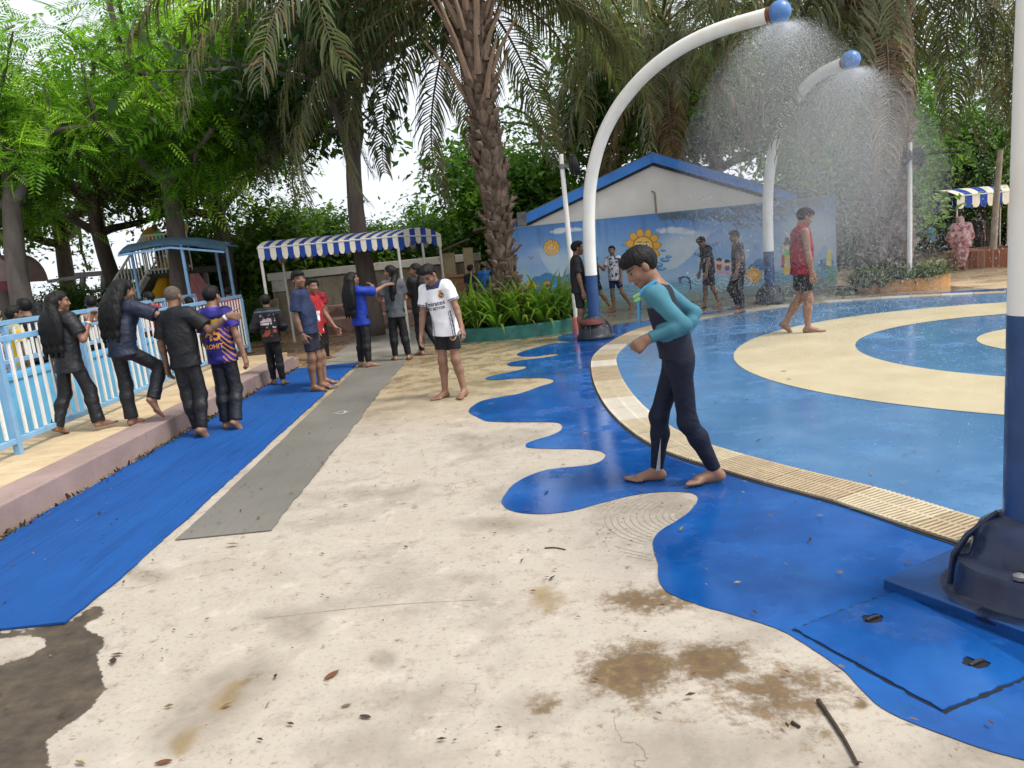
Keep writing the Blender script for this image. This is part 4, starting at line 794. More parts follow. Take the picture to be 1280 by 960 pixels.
def sun(cx, cy, R, npet, face=True):
    dx, dy = px-cx, py-cy; rr = np.hypot(dx, dy); a = np.arctan2(dy, dx); pet = R*(.74+.28*np.abs(np.cos(a*npet/2+.4))); lay(rr < pet+.9, S3(120, 84, 24)); lay(rr < pet, S3(226, 170, 48)); lay((np.abs(np.cos(a*npet/2+.4)) < .16) & (rr < pet) & (rr > R*.55), S3(150, 104, 30)); lay((rr < R*.60) & (rr > R*.53), S3(150, 100, 30)); lay(rr < R*.53, S3(238, 190, 74))
    if face:
        for s in (-1, 1):
            lay(((dx-s*R*.20)/(R*.12))**2+((dy+R*.10)/(R*.10))**2 < 1, S3(240, 236, 226)); lay(((dx-s*R*.20)/(R*.06))**2+((dy+R*.08)/(R*.075))**2 < 1, S3(40, 50, 70)); lay((np.abs(dx-s*R*.2) < R*.13) & (np.abs(dy+R*.24) < R*.03), S3(120, 70, 20))
        lay((np.abs(np.hypot(dx, dy-R*.02)-R*.30) < R*.035) & (dy > R*.14), S3(150, 60, 30)); lay((np.abs(dx) < R*.03) & (np.abs(dy-R*.05) < R*.07), S3(170, 110, 40))
sun(804, 308, 22, 11); sun(689.5, 309.5, 10, 16); sun(942, 344, 10, 14)
for cx, cy, R in ((664, 358, 7), (684, 357, 5.5), (707, 369, 6.5)):
    sun(cx, cy, R, 12, False); lay(np.hypot(px-cx, py-cy) < R*.45, S3(74, 44, 20)); lay((np.abs(px-cx-1) < .8) & (py > cy+R) & (py < cy+R+14), S3(60, 120, 50))
for cx, cy, rx, ry in ((829, 313, 3.4, 1.8), (831, 325, 6, 3.2), (820, 331, 9, 3.5), (836, 321, 4, 2), (779, 306, 2.2, 1.5), (784, 312, 1.6, 1.2), (826, 336, 7, 2.5)): lay(el(cx, cy, rx, ry) > 0, S3(66, 136, 186)); lay(el(cx+1, cy-.8, rx*.6, ry*.4) > 0, S3(140, 190, 216))
for cx, cy in ((872, 350), (930, 352), (905, 356)):  # curling waves
    rr = np.hypot(px-cx, (py-cy)*1.6); a = np.arctan2(py-cy, px-cx); lay((np.abs((rr/3.2+a/2.1) % 2-1) < .25) & (rr < 13), S3(206, 224, 228), .8)
dx, dy = px-857, py-352; lay((np.abs(np.hypot(dx+1, (dy+1)*1.2)-6) < 1.5) & (dy < 2.2), S3(52, 76, 104)); lay((np.abs(dx-5.6-(dy)*.05) < 1.0) & (dy > -2) & (dy < 10), S3(60, 84, 110)); lay(el(850, 348, 3, 1.6) > 0, S3(60, 84, 110))
def kid(cx, cy, s, shirt, pants, hair=(30, 26, 30)):
    lay((np.abs(px-cx) < 2.1*s) & (py > cy+6*s) & (py < cy+13*s), S3(*pants)); lay(el(cx, cy+4.6*s, 3.2*s, 4.2*s) > 0, S3(*shirt)); lay(((np.abs(px-cx) > 2.6*s) & (np.abs(px-cx) < 4*s) & (py > cy-1*s) & (py < cy+5*s)), S3(222, 186, 156)); lay(el(cx, cy, 2.9*s, 3.2*s) > 0, S3(228, 196, 168)); lay((el(cx, cy-1.3*s, 3.2*s, 3.0*s) > 0) & (py < cy-.6*s), S3(*hair))
    for q in (-1, 1): lay(el(cx+q*1.1*s, cy+.3*s, .45*s, .6*s) > 0, S3(30, 30, 40))
lay((np.abs(px-984) < 7.4) & (py > 318) & (py < 335) & (np.abs(px-984) > 3.2), S3(176, 52, 58)); kid(984, 307, 1.55, (96, 190, 96), (224, 190, 50)); lay(el(984, 299, 3.2, 3.0) > 0, S3(40, 38, 46))
lay((np.abs(px-986) < 6) & (py > 330) & (py < 343), S3(222, 186, 60)); kid(899, 327, 1.15, (176, 52, 54), (120, 176, 60)); kid(909, 329, 1.1, (110, 80, 120), (206, 120, 150)); lay((np.abs(px-904) < 13) & (np.abs(py-340) < 1.6), S3(206, 150, 170))
lay((np.abs(px-1037+nz2*8) < 3) & (py > 312) & (py < 332), S3(222, 206, 90)); lay((np.abs(px-1038+nz2*14) < 5) & (py > 332) & (py < 352), S3(90, 150, 96), .8)
for cx, cy in ((664, 322), (896, 303), (893, 306), (871, 318)): lay((np.abs(np.abs(px-cx)-1.6-(py-cy)*-.6) < .7) & (np.abs(py-cy) < 1.6), S3(70, 60, 70))
# painted overhanging foliage along the top right of the mural
fo = np.zeros(len(V)); r_ = np.random.default_rng(5)
top_y = np.interp(px, [655, 815, 1040], [282, 268, 246])
for _ in range(210):
    cx = r_.uniform(822, 1030); ty = np.interp(cx, [655, 815, 1040], [282, 268, 246]); dep = 5+22*math.exp(-((cx-940)/55)**2); cy = ty+r_.uniform(0, 1)**1.5*dep; L = r_.uniform(5, 13); an = r_.choice([.15, .45, -.2, .8, 2.6]); ddx, ddy = px-cx, py-cy; uu = ddx*math.cos(an)+ddy*math.sin(an); ww = -ddx*math.sin(an)+ddy*math.cos(an)
    fo = np.maximum(fo, ((uu > 0) & (uu < L) & (np.abs(ww-.03*uu*uu*.5) < .75)) | ((uu > 0) & (uu < L) & (np.abs(ww) < 2.6*(1-uu/L)) & (np.sin(uu*3.1) > .25)))
lay(fo > 0, S3(74, 92, 96), .92)
lay(sstep(.05, .2, nz3)*sstep(.55, 1, v_), S3(60, 92, 130), .40); lay(sstep(.12, .3, nz1), S3(220, 224, 224), .18); lay((v_ > .985), S3(84, 110, 130), .8)
col *= (1+.10*nz2)[:, None]
idx = np.arange(len(V)).reshape(len(gx), len(gz)); Q4 = np.stack([idx[:-1, :-1], idx[1:, :-1], idx[1:, 1:], idx[:-1, 1:]], -1).reshape(-1, 4)
link('mural', mesh_np('mural', V, Q4, col=np.clip(col*.92+.04, 0, 1)), vcol_mat('mural_paint', .75, .25, .15, 20, .08, 4), mw)
# ================================================================== who is there
def seg_d(V, a, b):
    ba = b-a; t = np.clip((V-a)@ba/(ba@ba), 0, 1); return np.linalg.norm(V-a-t[:, None]*ba, axis=1)
def arm_mask(V, X):
    d = np.min([seg_d(V, X['A'][s][i], X['A'][s][i+1]) for s in 'LR' for i in (0, 1)], 0); return d
def c_wet(L, V, X):
    teal = np.array([.055, .19, .25]); navy = np.array([.010, .0135, .029]); S = X['S']
    armd = np.min([seg_d(V, X['A'][s][0]+(X['A'][s][1]-X['A'][s][0])*.0, X['A'][s][1]) for s in 'LR']+[seg_d(V, X['A'][s][1], X['A'][s][2]) for s in 'LR'], 0)/S
    spine = np.abs(L[:, 0]); arm = armd < .037
    yoke = (L[:, 2] > .222+.12*np.maximum(0, .05-spine)) & (spine > .040)
    c = np.where((arm | yoke | (L[:, 2] > .30))[:, None], teal, navy); return c*(1+.5*vnoise(V, 7, 2))[:, None]
def c_jersey(L, V, X):
    w = np.array([.80, .80, .82]); n = np.array([.03, .04, .10]); c = np.tile(w, (len(V), 1))*(1+.06*vnoise(V, 6, 2))[:, None]
    ax = np.abs(L[:, 0]); S = X['S']
    for i in range(3): c[(np.abs((L[:, 1]+.012)-(-.018+.016*i)) < .0042) & (L[:, 2] > .262) & (ax > .045) & (ax < .135)] = n
    for s in 'LR':
        sh, el = X['A'][s][:2]; t = (V-sh)@(el-sh)/((el-sh)@(el-sh)); d = seg_d(V, sh, el); m = (d < .06*S) & (ax > .085)
        c[m & (t > .60) & (t < .645)] = n; c[m & (t > .24) & (t < .56) & (((L[:, 1] > -.03) & (L[:, 1] < .03) & (L[:, 0]*(1 if s == 'R' else -1) < .125)))] = (.16, .18, .26)
    c[(L[:, 2] > .272) & (np.hypot(L[:, 0], L[:, 1]-.01) < .062)] = n
    sd = (np.abs(np.abs(L[:, 0])-.078) < .0035) | (np.abs(np.abs(L[:, 0])-.067) < .002)
    c[sd & (L[:, 2] < .10) & (L[:, 1] > 0)] = n*1.4; return c
def c_shorts_stripe(L, V, X):
    c = np.tile(np.array([.012, .012, .015]), (len(V), 1)); c[(np.abs(L[:, 1]) < .018) & (np.abs(L[:, 0]) > .075)] = (.75, .75, .75); return c
def c_45(L, V, X):
    c = np.tile(np.array([.022, .02, .17]), (len(V), 1)); n1 = vnoise(V*np.array([1, 1, 1.6]), 11, 2)
    c[n1 > .08] = (.05, .035, .30); c[n1 < -.14] = (.008, .008, .05)
    band = (np.abs(L[:, 2]-.225) < .012) & (np.abs(L[:, 0]) < .06) & (L[:, 1] < 0); c[band] = (.50, .36, .02)
    sp = (L[:, 0] > .045) & (np.sin(L[:, 2]*150+L[:, 0]*240) > .55) & (L[:, 2] < .17); c[sp] = (.55, .22, .06); sp2 = (L[:, 0] < -.07) & (np.sin(L[:, 2]*150-L[:, 0]*200) > .7); c[sp2] = (.30, .30, .55); return c
def c_two(base, spot, scale, thr, seed=0, zlo=-9, zhi=9, back=False):
    def f(L, V, X):
        c = np.tile(np.array(base), (len(V), 1))*(1+.4*vnoise(V, 5, 2))[:, None]; n1 = vnoise(V+seed, scale, 2); m = (n1 > thr) & (L[:, 2] > zlo) & (L[:, 2] < zhi)
        if back: m &= (L[:, 1] < -.01) & (np.abs(L[:, 0]) < .075)
        c[m] = spot; return c
    return f
def c_hood(L, V, X):
    c = np.tile(np.array([.014, .013, .015]), (len(V), 1)); b = (L[:, 1] < 0.0) & (np.abs(L[:, 0]) < .078)
    n1 = vnoise(V+3, 24, 3); c[b & (n1 > .03) & (L[:, 2] > .17) & (L[:, 2] < .25)] = (.42, .33, .36); c[b & (n1 > .05) & (L[:, 2] > .10) & (L[:, 2] < .16)] = (.50, .48, .46)
    c[b & (n1 > .02) & (L[:, 2] > .015) & (L[:, 2] < .09)] = (.30, .07, .03); c[(np.abs(L[:, 2]-.285) < .008)] = (.06, .09, .13); return c
def c_robe(L, V, X):
    c = np.tile(np.array([.50, .27, .27]), (len(V), 1)); n1 = vnoise(V, 16, 2); c[n1 > .06] = (.66, .46, .45); c[n1 < -.12] = (.30, .12, .14); return c
BLK = (.0065, .0065, .008)
SK = [(.245, .130, .082), (.19, .10, .062), (.30, .165, .11), (.155, .08, .05)]
YARD = 'visitors on the paved yard'; PADG = 'visitors on the splash pad'; POOLG = 'people standing in the wading pool'
if True:
    g = G(852, 603); X = person((g[0]+.03, g[1], .009), 1.60, 272, 'boy in teal sleeved navy wetsuit stooping as he steps across the blue wave paint', vox=.0062, skin=SK[0],
        arms={'L': ((-.18, -.86, -1), (.12, 1, -.30)), 'R': ((.30, -1.0, -.85), (-.45, .55, -.85))},
        legs={'L': ((-.02, -.07, -1), (-.02, -.47, -1)), 'R': ((.03, .36, -1), (.02, .10, -1))}, feet={'L': (-.12, 1, 0), 'R': (.05, 1, 0)}, lean=13, twist=24, head=(-30, 18, 0), hair='thick', hs=1.08, build=.84,
        top=dict(color=c_wet, sleeve=1.93, loose=.005, hem=-.0, name='rash_vest'), bottom=dict(color=(.009, .0125, .027), length=.975, loose=.0045, wet=.2, name='leggings'), hands={'L': dict(curl=82, fist=True, dir=(0, 1, -.62), thumb=(.3, .5, 1)), 'R': dict(curl=75, fist=True)}, group=PADG)
    S = X['S']; C = X['C']; mb = MB()            # strap and lime green clip at the neck
    mb.tube([C(-.05, -.02, .315), C(-.062, .03, .30), C(-.05, .065, .275), C(-.035, .085, .22), C(-.03, .10, .17)], [.012, .014, .014, .013, .006], 8); mb.build('neck_strap', simple('blue_strap', (.06, .33, .62), .6), X['root'], smooth=True)
    mb = MB(); 
    for i in range(2): mb.tube([C(-.058, .055, .285-.016*i), C(-.045, .085, .280-.016*i)], .0115, 8)
    mb.build('neck_clip', simple('lime_plastic', (.30, .58, .16), .45), X['root'], smooth=True)
    hip, kn, an, ff = X['J']['R']; mb = MB(); f_ = X['Yaw']@np.array([0, 1, 0.]); l_ = X['Yaw']@np.array([-1., 0, 0])
    dn = an-kn; p = lambda t, w_: kn+dn*t+l_*.047*S*(1-.42*t)+f_*w_*S
    mb.add([p(.97, .008), p(.97, -.010), p(.35, -.004)], [(0, 1, 2)]); mb.build('calf_stripe', simple('grey_stripe', (.36, .38, .40), .6), X['root'])

    g = G(569, 496); X = person((g[0], g[1], .002), 1.60, 199, 'boy in white football jersey and black shorts looking down at wet concrete', vox=.0072, skin=SK[0],
        arms={'R': ((.20, .02, -1), (.10, .22, -1)), 'L': ((-.36, .08, -1), (-.30, .30, -1))}, legs={'R': ((.03, .08, -1), (.04, .0, -1)), 'L': ((-.06, .12, -1), (-.16, -.02, -1))}, feet={'R': (.35, 1, 0), 'L': (.05, 1, 0)},
        lean=9, side=6, head=(16, 30, -4), hair='short', top=dict(color=c_jersey, sleeve=.66, loose=.013, hem=-.075, flare=.006, name='football_jersey'), bottom=dict(color=c_shorts_stripe, length=.33, loose=.0090, flare=.003), group=YARD)
    ink = simple('navy_print', (.02, .02, .045), .7); gold = simple('gold_print', (.45, .30, .06), .6); plum = simple('plum_print', (.10, .03, .10), .7)
    for txt, sz, z in (('Emirates', .044, .158), ('FLY BETTER', .027, .128)):
        V2, F2 = text_mesh(txt, sz, 1.0, 2, .0006); decal(X, X['top'], V2, F2, (.012, z), 'sponsor_lettering', ink, 1, .004)
    def disc(r0, r1, n=20, sx=1, sy=1.15): 
        a = np.linspace(0, 2*math.pi, n, endpoint=False); V2 = np.concatenate([np.stack([r1*sx*np.cos(a), r1*sy*np.sin(a), a*0], 1), np.stack([r0*sx*np.cos(a), r0*sy*np.sin(a), a*0], 1)]); return V2, [(i, (i+1) % n, n+(i+1) % n, n+i) for i in range(n)]
    def crest(X, par, ox, oz, s):
        V2, F2 = disc(.016*s, .022*s); decal(X, par, V2, F2, (ox, oz), 'crest_ring', gold, 1, .0045)
        V2, F2 = disc(.0, .016*s); decal(X, par, V2, F2, (ox, oz), 'crest_field', plum, 1, .0045)
        q = np.array([[-.016, .008, 0], [-.010, .014, 0], [.016, -.008, 0], [.010, -.014, 0]])*s; decal(X, par, q, [(0, 1, 2, 3)], (ox, oz), 'crest_band', gold, 1, .006)
        q = np.array([[-.012, .024, 0], [.012, .024, 0], [.016, .040, 0], [.006, .032, 0], [0, .042, 0], [-.006, .032, 0], [-.016, .040, 0]])*s; decal(X, par, q, [(0, 1, 2, 3, 4, 5, 6)], (ox, oz), 'crest_crown', gold, 1, .0045)
    crest(X, X['top'], -.052, .222, .95); crest(X, X['bottom'], -.058, -.085, .95)
    sh, el, wr = X['A']['L'][:3]; mb = MB(); mb.tube([wr+(el-wr)*.04, wr+(el-wr)*.09], .031*1.05, 12); mb.build('wristband', simple('orange_band', (.35, .12, .05), .6), X['root'], smooth=True)

    g = G(398, 489); X = person((g[0], g[1], .016), 1.62, 98, 'boy in navy tee and dark shorts on the blue runner, glancing sideways with arms hanging', vox=.008, skin=SK[1],
        arms={'R': ((.14, -.10, -1), (.02, .22, -1)), 'L': ((-.14, -.02, -1), (-.02, .22, -1))}, legs={'L': ((-.01, .12, -1), (0, -.04, -1)), 'R': ((.01, .04, -1), (0, -.08, -1))}, feet={'R': (.1, 1, 0), 'L': (-.1, 1, 0)},
        lean=-6, head=(44, -2, 0), hair='thick', top=dict(color=(.018, .030, .075), sleeve=.78, loose=.013, hem=-.05), bottom=dict(color=(.012, .016, .03), length=.37, loose=.0078), group=YARD)
    sh, el, wr = X['A']['R'][:3]; mb = MB(); mb.tube([wr+(el-wr)*.05, wr+(el-wr)*.13], .034, 12); mb.build('wristwatch', simple('watch_strap', (.02, .018, .016), .5), X['root'], smooth=True)
    V2, F2 = disc(0, .030, 14, 1.0, 1.5); V2 += np.array([.02*np.sin(V2[:, 1]*90), .012*np.sin(V2[:, 0]*140), 0*V2[:, 0]]).T*.25; q = V2*1.0
    bv = decal(X, X['top'], q, F2, (-.078, .06), 'white_print', simple('white_print', (.62, .62, .62), .7), 1, .006)

    g = G(404, 482); person((g[0], g[1], .016), 1.50, 104, 'boy in red and white tee half hidden behind the boy in navy tee', skin=SK[0], vox=.010, arms={'R': ((.1, -.1, -1), (.0, .1, -1)), 'L': ((-.25, .35, -1), (-.1, .55, -1))},
        head=(20, 5, 0), top=dict(color=c_two((.32, .02, .025), (.6, .58, .56), 9, .07, 4, -9, .16), hem=-.05), bottom=dict(color=BLK, length=.36, loose=.0078), group=YARD)
    g = at(403, 430, 13.4); person((g[0], 13.4, 0), 1.44, 20, 'child in plain dark red shirt with back turned, standing beyond the blue runner', skin=SK[1], vox=.012, head=(-60, 0, 0), top=dict(color=(.22, .012, .018), loose=.018, hem=-.08), bottom=dict(color=BLK, loose=.0067), group=YARD)
    g = G(349, 482); person((g[0], g[1], .016), 1.33, 352, 'small boy in black jacket with printed back walking away along the kerb', skin=SK[1], vox=.009, hair='thick',
        arms={'L': ((-.45, -.05, -1), (.35, .75, -.15)), 'R': ((.34, .0, -1), (-.25, .8, -.25))}, legs={'L': ((-.02, .18, -1), (0, -.02, -1)), 'R': ((.03, -.02, -1), (.05, -.16, -1))}, top=dict(color=c_hood, sleeve=1.9, loose=.020, hem=-.05, name='jacket'), bottom=dict(color=BLK, length=.95, loose=.0067), group=YARD)
    g = G(457, 459); X = person((g[0], g[1], .004), 1.53, 40, 'girl in royal blue tee with long black hair reaching out both hands', skin=SK[0], vox=.009, girl=True, hair='long',
        arms={'R': ((.35, .85, -.15), (.12, 1, .38)), 'L': ((-.1, .75, -.6), (.25, .8, .55))}, legs={'L': ((-.02, .02, -1), (-.03, -.12, -1)), 'R': ((.10, -.05, -1), (.14, -.16, -1))}, lean=-8, head=(18, -8, 0),
        top=dict(color=(.010, .035, .30), sleeve=.95, loose=.015, hem=-.085, flare=.006), bottom=dict(color=BLK, length=.96, loose=.0078), hands={'R': dict(dir=(.3, .9, .1), thumb=(-1, 0, .4), curl=10)}, group=YARD)
    wp = simple('white_back_print', (.62, .66, .74), .7); V2, F2 = disc(.011, .024, 16, 1, 1.3); decal(X, X['top'], V2, F2, (-.02, .17), 'back_print', wp, -1, .006)
    V2, F2 = text_mesh('ooo', .05, .9, 1); decal(X, X['top'], V2, F2, (-.005, .105), 'back_print', wp, -1, .006)
    g = G(503, 450); person((g[0], g[1], .004), 1.57, 352, 'girl in grey tee and black trousers with head turned and one hand raised', skin=SK[0], vox=.009, girl=True, hair='tied',
        arms={'L': ((-.42, .1, -1), (-.42, .45, 1)), 'R': ((.2, .3, -1), (.1, .9, .1))}, legs={'L': ((-.04, .04, -1), (-.03, -.06, -1)), 'R': ((.06, .0, -1), (.08, -.1, -1))}, head=(-72, -4, 0), top=dict(color=(.075, .085, .095), sleeve=.66, loose=.016, hem=-.07), bottom=dict(color=BLK, length=.97, loose=.0078), group=YARD)
    g = G(528, 444); person((g[0], g[1], .002), 1.56, 338, 'girl in black tee walking away with one bare heel lifted behind her', skin=SK[0], vox=.0095, girl=True, hair='tied', ground_foot='L',
        arms={'L': ((-.2, .3, -1), (.1, .9, .0)), 'R': ((.2, .1, -1), (.05, .3, -1))}, legs={'L': ((-.02, .05, -1), (0, -.05, -1)), 'R': ((.06, .02, -1), (.22, -.72, -1))}, feet={'R': (.1, -.1, -1)}, head=(-70, 0, 0), top=dict(color=(.010, .0105, .012), sleeve=.8, loose=.018, hem=-.07), bottom=dict(color=BLK, length=.97, loose=.0078), group=YARD)
    g = G(100, 541, .2); X = person((g[0], g[1], .2), 1.45, 14, 'girl in soaked dark grey tee with long straight hair walking beside the blue railing', skin=SK[0], vox=.0075, girl=True, hair='long',
        arms={'R': ((.40, .12, -1), (-.1, .8, .95)), 'L': ((-.2, .15, -1), (-.05, .4, -1))}, legs={'L': ((-.10, -.05, -1), (-.16, -.42, -1)), 'R': ((.16, .24, -1), (.18, -.08, -1))}, feet={'L': (-.1, .9, -.35)}, head=(48, 4, 0),
        top=dict(color=(.011, .012, .015), sleeve=.72, loose=.015, hem=-.10, flare=.01, wet=1), bottom=dict(color=(.007, .0075, .010), length=1.0, loose=.0090, flare=.003, wet=1), group=YARD)
    sh, el, wr = X['A']['R'][:3]; mb = MB(); mb.tube([wr+(el-wr)*.05, wr+(el-wr)*.12], .030, 12); mb.build('wristband', simple('pale_band', (.6, .58, .6), .5), X['root'], smooth=True)
    g = G(166, 531, .2); X = person((g[0], g[1], .2), 1.54, 24, 'girl in navy shirt with loose curly hair lifting one knee beside the railing', skin=SK[0], vox=.0075, girl=True, hair='curly', ground_foot='L',
        arms={'L': ((-.30, -.02, -1), (-.08, .10, -1)), 'R': ((.85, .45, -.42), (.75, .6, -.42))}, legs={'L': ((-.01, .06, -1), (.04, -.06, -1)), 'R': ((.34, .75, -.62), (-.02, -.52, -1))}, feet={'R': (.05, .5, -.85)}, lean=10, head=(14, 10, 0),
        top=dict(color=(.009, .015, .036), sleeve=1.0, loose=.017, hem=-.05, wet=1), bottom=dict(color=(.007, .0075, .010), length=.98, loose=.0084, flare=.003, wet=1), hands={'L': dict(curl=25, thumb=(-1, -.3, 0))}, group=YARD)
    sh, el, wr = X['A']['L'][:3]; mb = MB(); mb.tube([wr+(el-wr)*.03, wr+(el-wr)*.10], .031, 12); mb.build('bracelet', simple('pink_bracelet', (.55, .2, .2), .5), X['root'], smooth=True)
    g = G(249, 546); X = person((g[0], g[1], .016), 1.60, 6, 'boy in black tee with cropped hair, arm round his friend in the number 45 shirt', skin=SK[1], vox=.0075, hair='buzz', ground_foot='L',
        arms={'L': ((-.22, .0, -1), (-.02, .12, -1)), 'R': ((.62, .02, -.62), (.80, .16, .50))}, legs={'L': ((.04, .06, -1), (.16, -.06, -1)), 'R': ((.06, .06, -1), (.06, -.34, -1))}, feet={'R': (.35, .55, -.75)}, lean=2, side=-4, head=(6, 6, 0),
        top=dict(color=(.006, .0065, .009), sleeve=.78, loose=.015, hem=-.06, wet=.7), bottom=dict(color=(.006, .006, .008), length=.97, loose=.0073, wet=1), hands={'R': dict(curl=48, thumb=(0, .2, 1), dir=(.8, .25, -.15))}, group=YARD)
    sh, el, wr = X['A']['R'][:3]; mb = MB(); mb.tube([wr+(el-wr)*.06, wr+(el-wr)*.16], .031, 12); mb.build('wristband', simple('white_band', (.7, .7, .7), .5), X['root'], smooth=True)
    g = G(284, 537); X = person((g[0], g[1], .016), 1.55, 8, 'boy in blue and orange number 45 shirt walking away on the blue runner', skin=SK[0], vox=.0075, hair='short', ground_foot='L',
        arms={'R': ((.34, -.04, -1), (.16, .10, -1)), 'L': ((-.10, .12, -1), (-.1, .5, -.6))}, legs={'L': ((-.02, .05, -1), (-.03, -.06, -1)), 'R': ((.02, .10, -1), (.02, -.36, -1))}, feet={'R': (.3, .6, -.75)}, side=-3, head=(8, 4, 0),
        top=dict(color=c_45, sleeve=.66, loose=.015, hem=-.06, name='football_jersey'), bottom=dict(color=(.010, .012, .018), length=.97, loose=.0084, wet=1), group=YARD)
    og = simple('orange_print', (.75, .32, .05), .6); V2, F2 = text_mesh('45', .120, .95, 2, .003); decal(X, X['top'], V2, F2, (.004, .098), 'shirt_number', og, -1, .005)
    V2, F2 = text_mesh('ROHIT', .044, 1.0, 2, .001); decal(X, X['top'], V2, F2, (-.002, .042), 'shirt_name', og, -1, .005)
    # ---- far side of the pad
    g = G(727, 423); person((g[0], g[1], .006), 1.66, 88, 'boy in black tee and shorts standing behind the nearest white lamp post', skin=SK[1], vox=.0095, legs={'L': ((0, .05, -1), (0, -.05, -1)), 'R': ((0, .0, -1), (0, -.08, -1))}, top=dict(color=(.016, .017, .018), sleeve=.75, hem=-.06), bottom=dict(color=(.012, .013, .015), length=.40, loose=.0078), group=PADG)
    g = at(752, 389, 16.9); person((g[0], 16.9, .002), 1.58, 255, 'boy in black and blue top mostly hidden behind the curved spray pole', skin=SK[0], vox=.012, arms={'L': ((-.1, .3, -1), (.1, .9, .3))}, legs={'L': ((0, -.35, -1), (0, -.62, -1)), 'R': ((0, .25, -1), (0, -.05, -1))}, top=dict(color=c_two((.012, .012, .016), (.03, .22, .5), 5, .05, 2, .2, .4), hem=-.04), bottom=dict(color=BLK, length=.36, loose=.0078), group=PADG)
    g = at(768, 388, 17.0); person((g[0], 17.0, .002), 1.50, 212, 'boy in white patterned shirt and navy shorts in front of the painted wall', skin=SK[0], vox=.0115, arms={'R': ((.3, .4, -1), (.1, .9, .5)), 'L': ((-.15, 0, -1), (-.1, .3, -1))}, legs={'R': ((.0, .05, -1), (0, -.1, -1)), 'L': ((-.25, -.1, -1), (-.45, -.45, -1))}, feet={'L': (0, .7, -.6)}, ground_foot='R', head=(-10, 0, 0), top=dict(color=c_two((.62, .62, .66), (.05, .05, .10), 26, .08, 6), hem=-.05), bottom=dict(color=(.015, .022, .08), length=.32, loose=.0078), group=PADG)
    g = G(890, 384); person((g[0], g[1], .002), 1.55, 262, 'thin boy in black tee and long shorts walking with head bowed along the painted wall', skin=SK[1], vox=.0105, arms={'L': ((-.08, .12, -1), (0, .2, -1)), 'R': ((.1, .1, -1), (0, .3, -1))}, legs={'R': ((0, .20, -1), (0, .12, -1)), 'L': ((0, -.10, -1), (0, -.42, -1))}, lean=6, head=(0, 34, 0), top=dict(color=c_two((.022, .023, .026), (.5, .5, .5), 3, .3, 1), hem=-.05, loose=.016), bottom=dict(color=(.016, .016, .02), length=.42, loose=.0095), group=PADG)
    g = G(926, 391); person((g[0], g[1], .008), 1.58, 272, 'boy in dark patterned rash top and black leggings walking under the spray', skin=SK[1], vox=.0095, arms={'L': ((-.06, .14, -1), (0, .25, -1)), 'R': ((.1, -.1, -1), (0, .2, -1))}, legs={'L': ((0, .05, -1), (0, -.10, -1)), 'R': ((0, .42, -1), (0, -.42, -1))}, head=(0, 14, 0), build=1.0, top=dict(color=c_two((.035, .028, .032), (.16, .09, .09), 9, .02, 8), sleeve=.9, loose=.006, hem=-.03), bottom=dict(color=(.014, .014, .018), length=.96, loose=.005), group=PADG)
    g = G(1010, 417); person((g[0], g[1], .018), 1.80, 92, 'young man in sleeveless red top and black shorts walking on the cream ring', skin=SK[0], vox=.009, arms={'R': ((.10, .06, -1), (.02, .16, -1)), 'L': ((-.1, .1, -1), (0, .25, -1))}, legs={'R': ((.02, .12, -1), (.02, -.06, -1)), 'L': ((-.02, -.02, -1), (-.02, -.62, -1))}, feet={'L': (0, .75, -.65)}, ground_foot='R', head=(0, 20, 0), hair='thick', build=.95,
        top=dict(color=c_two((.24, .015, .03), (.12, .01, .02), 12, .1, 3), sleeve=0, loose=.016, hem=-.06, name='sleeveless_top'), bottom=dict(color=(.016, .014, .016), length=.36, loose=.0090), group=PADG)
    # ---- far right
    FARG = 'people walking in the far yard'
    g = G(1166, 322); person((g[0], g[1], 0), 1.18, 350, 'child in bright blue tee striding away across the far tan yard', skin=SK[0], vox=.015, legs={'L': ((0, .3, -1), (0, -.1, -1)), 'R': ((0, -.1, -1), (0, -.6, -1))}, top=dict(color=(.05, .26, .55), hem=-.05), bottom=dict(color=(.03, .03, .035), length=.4), group=FARG)
    g = G(1201, 338); X = person((g[0], g[1], 0), 1.36, 2, 'woman in pink printed robe and headscarf walking across the far yard', skin=SK[0], vox=.012, girl=True, hair=None, build=1.2, arms={'R': ((.4, .1, -1), (.15, .4, -1)), 'L': ((-.4, .1, -1), (-.15, .4, -1))}, top=dict(color=c_robe, sleeve=1.75, loose=.034, hem=-.10, flare=.03, name='robe_top'), bottom=None, group=FARG)
    Fk = Field(X['lo'], X['hi'], .012); s_ = X['S']; Fk.put(*rcone(X['P0']+np.array([0, 0, .06*s_]), X['P0']+np.array([0, 0, -.22*s_]), .135*s_, .118*s_), .03); Fk.put(*rcone(X['P0']+np.array([0, 0, -.2*s_]), X['P0']+np.array([0, 0, -.45*s_]), .12*s_, .066*s_, cut1=True), .03); v_, q_ = Fk.mesh(); garment(ripple(v_, q_, .012, 7, np.array([1.3, 1.3, .4])), q_, 'skirt', dict(color=c_robe), X)
    Fk = Field(X['HO']-.3, X['HO']+.35, .012); Fk.put(*ellip(X['Hd'](0, -.04, .60), X['Rh'], np.array([.42, .48, .46])*X['hh']), .02); Fk.put(*rcone(X['Hd'](0, -.08, .4), X['C'](0, -.01, .25), .35*X['hh'], .085*s_), .03); v_, q_ = Fk.mesh(); garment(v_, q_, 'headscarf', dict(color=c_robe), X)
    g = at(1222, 300, 21.5); person((g[0], 21.5, 0), 1.35, 60, 'person in dark clothes standing near the round brick planter', skin=SK[1], vox=.016, top=dict(color=(.05, .05, .055), sleeve=.9), bottom=dict(color=(.02, .02, .03)), group=FARG)
